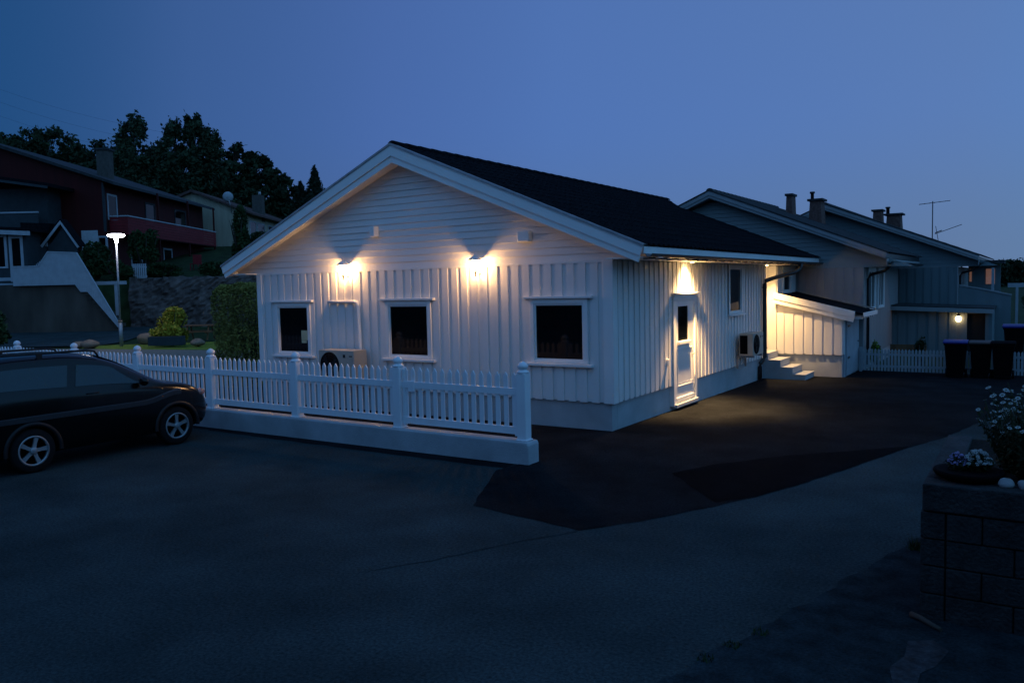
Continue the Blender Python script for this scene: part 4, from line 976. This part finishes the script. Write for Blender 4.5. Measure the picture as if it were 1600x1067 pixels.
def ctrl(y):
    zb, zl, ztp, wl, wb, wt = sint(y); dz = ztp-zl
    return [(0, zb), (wl-.10, zb), (wl-.01, zb+.10), (wl, zb+.30*(zl-zb)+.10), (wl-.002, zl-.20*(zl-zb)), (wb, zl), (wt+.03, zl+dz*.80), (wt-.07, zl+dz*.97), (wt*.5, ztp+.012), (0, ztp+.02)]
def chaikin(p, it=2):
    for _ in range(it):
        q = [p[0]]
        for a, b in zip(p[:-1], p[1:]):
            q += [(a[0]*.75+b[0]*.25, a[1]*.75+b[1]*.25), (a[0]*.25+b[0]*.75, a[1]*.25+b[1]*.75)]
        q.append(p[-1]); p = q
    return p
ys = [-7.05+3.80*i/90 for i in range(91)]
vs = []; npf = None
for y in ys:
    hp_ = chaikin(ctrl(y)); npf = len(hp_)
    vs += [(x, y, z) for x, z in hp_] + [(-x, y, z) for x, z in hp_[::-1]][1:-1]
ring = 2*npf-2
fs = [(i*ring+k, (i+1)*ring+k, (i+1)*ring+(k+1) % ring, i*ring+(k+1) % ring) for i in range(len(ys)-1) for k in range(ring)]
fs += [tuple(range(ring)), tuple((len(ys)-1)*ring+k for k in range(ring))[::-1]]
body = MB().add(vs, fs, True)
bo = body.build('body', 'carpaint', car)
bm = bmesh.new(); bm.from_mesh(bo.data); bmesh.ops.recalc_face_normals(bm, faces=bm.faces[:]); bm.to_mesh(bo.data); bm.free()
cut = MB()
for y in (-6.12, -3.94):
    for s in (1, -1): cut.lathe([(.345, s*.50), (.345, s*.95)] if s > 0 else [(.345, -.95), (.345, -.50)], (0, y, .30), 36, 'x')
cu = cut.build('arch_cutter', 'carpaint'); bm = bmesh.new(); bm.from_mesh(cu.data); bmesh.ops.recalc_face_normals(bm, faces=bm.faces[:]); bm.to_mesh(cu.data); bm.free()
cu.location = (-6.47, 0, 0)
bl = bo.modifiers.new('cut', 'BOOLEAN'); bl.object = cu; bl.operation = 'DIFFERENCE'; bl.solver = 'EXACT'
bpy.context.view_layer.update(); dg = bpy.context.evaluated_depsgraph_get(); nm = bpy.data.meshes.new_from_object(bo.evaluated_get(dg)); bo.modifiers.clear(); bo.data = nm; bpy.data.objects.remove(cu)
def cpt(x_s, y, f, off):                 # point on the greenhouse side
    c = ctrl(y); E, F = c[5], c[6]; return (x_s*(E[0]+(F[0]-E[0])*f+off), y, E[1]+(F[1]-E[1])*f)
def car_window(quad, s, name='side_window', n=10, off=.005):
    vs = []; q = quad
    for i in range(n+1):
        for j in range(5):
            u, v = i/n, j/4
            y = (q[0][0]*(1-u)+q[1][0]*u)*(1-v)+(q[3][0]*(1-u)+q[2][0]*u)*v; f = (q[0][1]*(1-u)+q[1][1]*u)*(1-v)+(q[3][1]*(1-u)+q[2][1]*u)*v
            vs.append(cpt(s, y, f, off))
    fs = [(i*5+j, (i+1)*5+j, (i+1)*5+j+1, i*5+j+1) for i in range(n) for j in range(4)]
    return MB().add(vs, fs, True).build(name, 'carglass', car)
for s in (1, -1):
    car_window([(-6.75, .12), (-5.62, .12), (-5.54, .86), (-6.72, .86)], s)
    car_window([(-5.50, .12), (-4.50, .16), (-4.88, .88), (-5.42, .86)], s)
ws = MB(); vs = []
for i in range(11):
    y = -4.98+.84*i/10; c = ctrl(y)
    for j in range(9): u = -1+2*j/8; w_ = c[7][0]*.94; vs.append((u*w_, y, c[9][1]-.008+(c[8][1]-c[9][1])*abs(u)*1.2 - (.016 if abs(u) > .9 else 0)+.020))
ws.add(vs, [(i*9+j, i*9+j+1, (i+1)*9+j+1, (i+1)*9+j) for i in range(10) for j in range(8)], True); ws.build('windscreen', 'carglass', car)
def wheel(s, y):
    t = MB(); c0 = (s*.70, y, .30); prof = [(.205, -.085), (.275, -.085), (.298, -.06), (.305, 0), (.298, .06), (.275, .085), (.205, .085)]
    t.lathe(prof, c0, 36, 'x', caps=False); to = t.build('tyre', 'tyre', wr[-1])
    r_ = MB(); xo = s*.782
    r_.lathe([(.150, -.01), (.150, .01)], (s*.70, y, .30), 24, 'x')
    def ringm(r0, r1, x0, x1):
        n = 40; v = []
        for (rr, xx) in ((r0, x0), (r1, x0), (r1, x1), (r0, x1)): v += [(xx, y+rr*math.cos(2*math.pi*k/n), .30+rr*math.sin(2*math.pi*k/n)) for k in range(n)]
        r_.add(v, [(q*n+k, q*n+(k+1) % n, ((q+1) % 4)*n+(k+1) % n, ((q+1) % 4)*n+k) for q in range(4) for k in range(n)], True)
    ringm(.182, .207, xo-s*.05, xo+s*.004)
    rot = .25 if y < -5 else 0
    for k in range(5):
        a = math.pi/2 + 2*math.pi*k/5 - rot; d_ = Vector((0, math.cos(a), math.sin(a))); e = Vector((0, -math.sin(a), math.cos(a)))
        c = Vector((xo, y, .30)); v = []
        for (rr, hw, dx) in ((.03, .026, -.004), (.10, .022, -.006), (.188, .032, -.004)):
            v += [c+d_*rr+e*hw+Vector((s*dx, 0, 0)), c+d_*rr-e*hw+Vector((s*dx, 0, 0)), c+d_*rr-e*hw+Vector((s*(dx-.03), 0, 0)), c+d_*rr+e*hw+Vector((s*(dx-.03), 0, 0))]
        r_.add(v, [(i*4+k2, i*4+(k2+1) % 4, (i+1)*4+(k2+1) % 4, (i+1)*4+k2) for i in range(2) for k2 in range(4)])
    r_.lathe([(.050, -.02), (.050, .004), (.035, .010)] if s > 0 else [(.035, -.010), (.050, -.004), (.050, .02)], (xo, y, .30), 20, 'x')
    r_.build('rim', 'alloy', wr[-1])
    MB().lathe([(.205, -.002), (.205, .002)], (s*.715, y, .30), 30, 'x').build('brake_shadow_plate', 'bin', wr[-1])
wr = []
for s in (1, -1):
    for y in (-6.12, -3.94):
        e = bpy.data.objects.new('wheel', None); COL.objects.link(e); e.parent = car; wr.append(e); wheel(s, y)
for s in (1, -1):
    rl_ = MB(); rl_.tube([(s*.555, -6.75, 1.50), (s*.555, -6.70, 1.575), (s*.555, -6.55, 1.60), (s*.555, -5.2, 1.585), (s*.555, -5.08, 1.565), (s*.555, -5.03, 1.49)], .016, 8)
    rl_.box(s*.555-.018, s*.555+.018, -5.90, -5.83, 1.50, 1.59); rl_.build('roof_rail', 'carplastic', car)
    md = MB(); vs = []
    for i in range(31):
        y = -6.95+3.1*i/30; zc = .745; x = ctrl(y)[4][0]
        rise = .10*sstep(y, -4.5, -3.9)
        vs += [(s*(x-.02), y, zc-.055+rise), (s*(x+.010), y, zc-.045+rise), (s*(x+.012), y, zc+.02+rise), (s*(x-.02), y, zc+.045+rise)]
    md.add(vs, [(i*4+k, i*4+(k+1) % 4, (i+1)*4+(k+1) % 4, (i+1)*4+k) for i in range(30) for k in range(4)], False); md.build('side_moulding', 'car_moulding', car)
    MB().blob((s*.86, -4.52, 1.07), .10, .055, .065, 12, 8).build('door_mirror', 'carpaint', car)
    MB().tube([(s*.785, -5.35, .98), (s*.81, -5.33, .985), (s*.81, -5.20, .985), (s*.785, -5.18, .98)], .011, 6).build('door_handle', 'carplastic', car)
    MB().blob((s*.655, -3.44, .77), .085, .10, .065, 14, 10).build('headlight', 'lens_glint_tint', car)
    MB().blob((s*.735, -3.60, .62), .025, .05, .03, 10, 8).build('indicator', 'lens_orange', car)
    MB().blob((s*.790, -4.18, .80), .012, .03, .02, 8, 6).build('indicator', 'lens_orange', car)
    n = 24
    for y in (-6.12, -3.94):
        ar = MB(); v = []
        for k in range(n+1):
            a = math.pi*k/n*1.06-.09
            for rr, xx in ((.338, .78), (.392, .786), (.392, .80), (.338, .805)): v.append((s*xx, y+rr*math.cos(a), .30+rr*math.sin(a)))
        ar.add(v, [(i*4+k, i*4+(k+1) % 4, (i+1)*4+(k+1) % 4, (i+1)*4+k) for i in range(n) for k in range(4)], True)
        ar.build('arch_trim', 'carplastic', car)
MB().box(-.5, .5, -3.30, -3.22, .40, .50).build('grille', 'carplastic', car)
box(-.46, .46, -7.064, -7.045, 1.02, 1.29).build('rear_window', 'carglass', car, bevel=.008)
for s in (1, -1): box(s*.52, s*.63, -7.062, -7.03, .80, 1.02).build('tail_light', 'tail_red', car, bevel=.008)
box(-.52, .52, -7.085, -7.03, .46, .56).build('rear_bumper', 'carplastic', car, bevel=.015)

# ------------------------------------------------------------------ foreground block wall and planting
bw = empty('block_wall', (5.0, -5.5, 0), 'dark concrete block planter wall topped with flowers at the right edge', 'wall')
bl_ = MB(); rnd = random.Random(9)
hts = [(-.1, .18), (.19, .375), (.385, .565), (.575, .755)]
for r_i, (z0, z1) in enumerate(hts):
    bl_.box(0, .148, -.003+rnd.uniform(-.004, .004), 2.0, z0, z1)
    x = .160 + (0 if r_i % 2 else -.0); first = .215 if r_i % 2 else .40
    w_ = first if r_i % 2 == 0 else .215
    while x < 3.2:
        e = min(x+w_, 3.2); bl_.box(x, e-.010, rnd.uniform(-.006, .004), .2, z0, z1); x = e; w_ = .40
bl_.build('block_courses', 'block', bw, bevel=.006)
MB().box(.02, 3.15, .02, .19, -.1, .76).box(.02, .14, .19, 1.98, -.1, .76).build('mortar', 'joint', bw)
MB().box(.01, 3.2, -.015, .22, .766, .955).box(.01, .2, .222, 2.0, .766, .955).build('capping', 'block', bw, bevel=.012)
so_ = MB().box(.201, 3.2, .221, 2.0, .5, .93); so_.build('soil_fill', 'soil', bw)
pot = empty('plant_bowl', (5.27, -5.23, .956), 'low wide dark plant bowl on the left end of the block wall', 'plant pot')
MB().lathe([(.16, 0), (.205, .02), (.225, .05), (.215, .065), (.19, .06), (.02, .055)], (0, 0, 0), 28).build('bowl', 'bin', pot)
def flower_plant(name, loc, h, spread, nst, nfl, fr, label, mt='petal', seed=1, lean=0, leafn=500, mound=False):
    rnd = random.Random(seed); r = empty(name, loc, label, 'plant', group='flowers on the block wall')
    st_ = MB(); lf = MB(); fl = MB(); ce = MB()
    tips = []
    for k in range(nst):
        a = rnd.uniform(0, 6.28); q = spread*math.sqrt(rnd.random()); hh = h*rnd.uniform(.55, 1.0)
        if mound: hh = h*(1-.55*(q/spread)**2)*rnd.uniform(.85, 1.05)
        tip = Vector((q*math.cos(a)+lean*hh, q*math.sin(a), hh)); tips.append(tip)
        st_.tube([(tip.x*.2, tip.y*.2, 0), (tip.x*.6, tip.y*.6, hh*.55), tip], .0025, 4)
    st_.build('stems', 'leaf_fg', r)
    def fn():
        t = rnd.choice(tips); u = rnd.uniform(.05, .95); return (t.x*(.2+.8*u)+rnd.uniform(-.025, .025), t.y*(.2+.8*u)+rnd.uniform(-.025, .025), t.z*u)
    lf.leaves(leafn, fn, .022, rnd, .35); lf.build('leaves', 'leaf_fg', r)
    for t in tips[:nfl]:
        nrm = Vector((rnd.uniform(-.5, .5), rnd.uniform(-.9, .1), 1)).normalized(); u = nrm.orthogonal().normalized(); w = nrm.cross(u); np_ = 9
        rr = fr*rnd.uniform(.75, 1.2)
        for k in range(np_):
            a = 2*math.pi*k/np_; d1 = u*math.cos(a)+w*math.sin(a); e = u*-math.sin(a)+w*math.cos(a)
            fl.add([t+d1*rr*.2, t+d1*rr*.7+e*rr*.24+nrm*.002, t+d1*rr, t+d1*rr*.7-e*rr*.24+nrm*.002], [(0, 1, 2, 3)])
        ce.blob(t+nrm*.002, fr*.25, fr*.25, fr*.15, 6, 4)
    fl.build('petals', mt, r)
    if not mound: ce.build('flower_centres', 'leaf_lime', r)
    return r
flower_plant('heather_plant', (5.20, -5.20, 1.0), .13, .07, 90, 85, .010, 'small lilac and white flowering plant in the bowl, leftmost on the wall', 'petal_lilac', 3, 0, 500, True)
flower_plant('heather_plant', (5.32, -5.18, 1.0), .15, .10, 150, 140, .013, 'mound of small white flowers in the bowl on the block wall', 'petal', 4, 0, 700, True)
flower_plant('daisy_plant', (5.72, -5.15, .93), .70, .26, 90, 75, .019, 'tallest bush of white daisies at the right edge of the wall', 'petal', 5, -.15, 1800)
flower_plant('daisy_plant', (5.52, -4.75, .93), .52, .22, 60, 26, .017, 'thin daisy clump behind the white heather mound', 'petal', 6, -.1, 1100)
flower_plant('daisy_plant', (5.60, -4.95, .93), .42, .18, 60, 8, .016, 'leafy dark daisy plant behind the white stones', 'petal', 8, 0, 1800)
boulder(0, 0, .052, .05, .036, 'round white stone on the wall top beside the plant bowl', 7, 'white_rock', (5.50, -5.36), .955, 'white stones on the block wall')
boulder(0, 0, .045, .045, .036, 'white stone at the very right edge of the wall top', 8, 'white_rock', (5.605, -5.36), .955, 'white stones on the block wall')
m = MB(); m.tube([(0, 0, .022), (.06, -.045, .026), (.13, -.11, .022), (.20, -.17, .018)], .022, 8, .014); o = m.build('pale_branch', 'concrete'); o.location = (4.95, -5.52, .0)
tag(o, 'short pale branch lying on the ground at the foot of the block wall', 'branch')
def tuft(x, y, h, n, label, seed, mt='leaf_shrub'):
    rnd = random.Random(seed); m = MB()
    for k in range(n):
        a = rnd.uniform(0, 6.28); l_ = h*rnd.uniform(.5, 1.1); dx, dy = math.cos(a)*l_*.6, math.sin(a)*l_*.6
        bx, by = rnd.uniform(-.05, .05), rnd.uniform(-.05, .05); px, py = -math.sin(a)*.006, math.cos(a)*.006
        m.add([(bx-px, by-py, 0), (bx+px, by+py, 0), (bx+dx, by+dy, l_)], [(0, 1, 2)])
    o = m.build('grass_tuft', mt); o.location = (x, y, 0); tag(o, label, 'grass tuft', 'weeds along the road edge')
tuft(4.80, -3.95, .12, 60, 'green weed tuft at the left foot of the block wall', 1)
for i, (x, y) in enumerate(((4.12, -6.30), (4.02, -6.58), (3.93, -6.85))): tuft(x, y, .035, 40, ['flat weed tuft, farthest along the lower road edge', 'flat weed tuft in the middle of the lower road edge', 'flat weed tuft nearest the bottom of the picture'][i], 20+i)

# ------------------------------------------------------------------ camera, sky, light
cd = bpy.data.cameras.new('camera'); cam = bpy.data.objects.new('camera', cd); COL.objects.link(cam); sc.camera = cam
cd.sensor_width = 36; cd.lens = 36*1255.34/1600; cd.clip_end = 3000; cd.clip_start = .05
rm = Matrix(((.839579, -.01789, .542943), (.542747, .070104, -.836965), (-.023089, .997379, .068567)))
cam.matrix_world = Matrix.Translation((CX, CY, CZ)) @ rm.to_4x4()
w = bpy.data.worlds.new('World'); sc.world = w; w.use_nodes = True; nt = w.node_tree
bg = nt.nodes['Background']; sk_ = nt.nodes.new('ShaderNodeTexSky'); sk_.sky_type = 'NISHITA'; sk_.sun_disc = False
SUN_EL, SUN_AZ = 1.0, 110.0            # degrees; azimuth clockwise from +Y
sk_.sun_elevation = R(SUN_EL); sk_.sun_rotation = R(SUN_AZ); sk_.ozone_density = 6.0; sk_.dust_density = .3; sk_.air_density = 1.0
def nd(t, **kw):
    n = nt.nodes.new(t)
    for k, v in kw.items(): setattr(n, k, v)
    return n
tcw = nd('ShaderNodeTexCoord'); flat = nd('ShaderNodeVectorMath', operation='MULTIPLY'); flat.inputs[1].default_value = (1, 1, 0)
nrm_ = nd('ShaderNodeVectorMath', operation='NORMALIZE'); dt = nd('ShaderNodeVectorMath', operation='DOT_PRODUCT')
dt.inputs[1].default_value = (math.sin(R(SUN_AZ)), math.cos(R(SUN_AZ)), 0)
mr = nd('ShaderNodeMapRange'); mr.inputs[1].default_value = -1; mr.inputs[2].default_value = 1
rmp = nd('ShaderNodeValToRGB'); cr = rmp.color_ramp
DUSK = [(0, (.012, .072, .225)), (.018, (.042, .118, .345)), (.06, (.063, .153, .450)), (.12, (.078, .188, .525)), (.30, (.100, .22, .540)), (.6, (.095, .315, .76)), (1, (.11, .40, .92))]
cr.elements[0].position = 0; cr.elements[0].color = (*DUSK[0][1], 1); cr.elements[1].position = 1; cr.elements[1].color = (*DUSK[-1][1], 1)
for p_, c_ in DUSK[1:-1]: e_ = cr.elements.new(p_); e_.color = (*c_, 1)
sp_ = nd('ShaderNodeSeparateXYZ'); me_ = nd('ShaderNodeMapRange'); me_.inputs[1].default_value = 0; me_.inputs[2].default_value = 1; me_.inputs[3].default_value = 3.4; me_.inputs[4].default_value = 2.5
sca = nd('ShaderNodeVectorMath', operation='SCALE'); mixs = nd('ShaderNodeMix', data_type='RGBA'); mixs.inputs[0].default_value = .05
K_ = nt.links.new
K_(tcw.outputs['Generated'], flat.inputs[0]); K_(flat.outputs[0], nrm_.inputs[0]); K_(nrm_.outputs[0], dt.inputs[0]); K_(dt.outputs['Value'], mr.inputs[0]); K_(mr.outputs[0], rmp.inputs[0])
K_(tcw.outputs['Generated'], sp_.inputs[0]); K_(sp_.outputs[2], me_.inputs[0]); K_(rmp.outputs[0], sca.inputs[0]); K_(me_.outputs[0], sca.inputs['Scale'])
hz = nd('ShaderNodeMapRange'); hz.inputs[1].default_value = .0; hz.inputs[2].default_value = .20; hz.inputs[3].default_value = .75; hz.inputs[4].default_value = 0.0; hz.interpolation_type = 'SMOOTHSTEP'
hmix = nd('ShaderNodeMix', data_type='RGBA'); hmul = nd('ShaderNodeVectorMath', operation='MULTIPLY'); hmul.inputs[1].default_value = (1.12, .92, .68)
K_(sp_.outputs[2], hz.inputs[0]); K_(hz.outputs[0], hmix.inputs[0]); K_(sca.outputs[0], hmul.inputs[0]); K_(sca.outputs[0], hmix.inputs[6]); K_(hmul.outputs[0], hmix.inputs[7])
grey_ = nd('ShaderNodeVectorMath', operation='MULTIPLY'); grey_.inputs[1].default_value = (1.10, .985, .915)
K_(hmix.outputs[2], grey_.inputs[0]); K_(grey_.outputs[0], mixs.inputs[6]); K_(sk_.outputs[0], mixs.inputs[7]); K_(mixs.outputs[2], bg.inputs[0]); bg.inputs[1].default_value = .15
sl = bpy.data.lights.new('sun', 'SUN'); sl.energy = .02; sl.angle = R(40); sl.color = (.75, .82, 1.0)
so_l = bpy.data.objects.new('sun', sl); COL.objects.link(so_l)
el = R(12); az = R(SUN_AZ); dvec = Vector((math.sin(az)*math.cos(el), math.cos(az)*math.cos(el), math.sin(el)))
so_l.rotation_euler = dvec.to_track_quat('Z', 'Y').to_euler()
sc.view_settings.view_transform = 'Standard'; sc.view_settings.look = 'None'; sc.view_settings.gamma = 1; sc.view_settings.exposure = 1.0
sc.render.engine = 'CYCLES'; sc.cycles.use_denoising = True
sc.cycles.max_bounces = 6; sc.cycles.transparent_max_bounces = 12
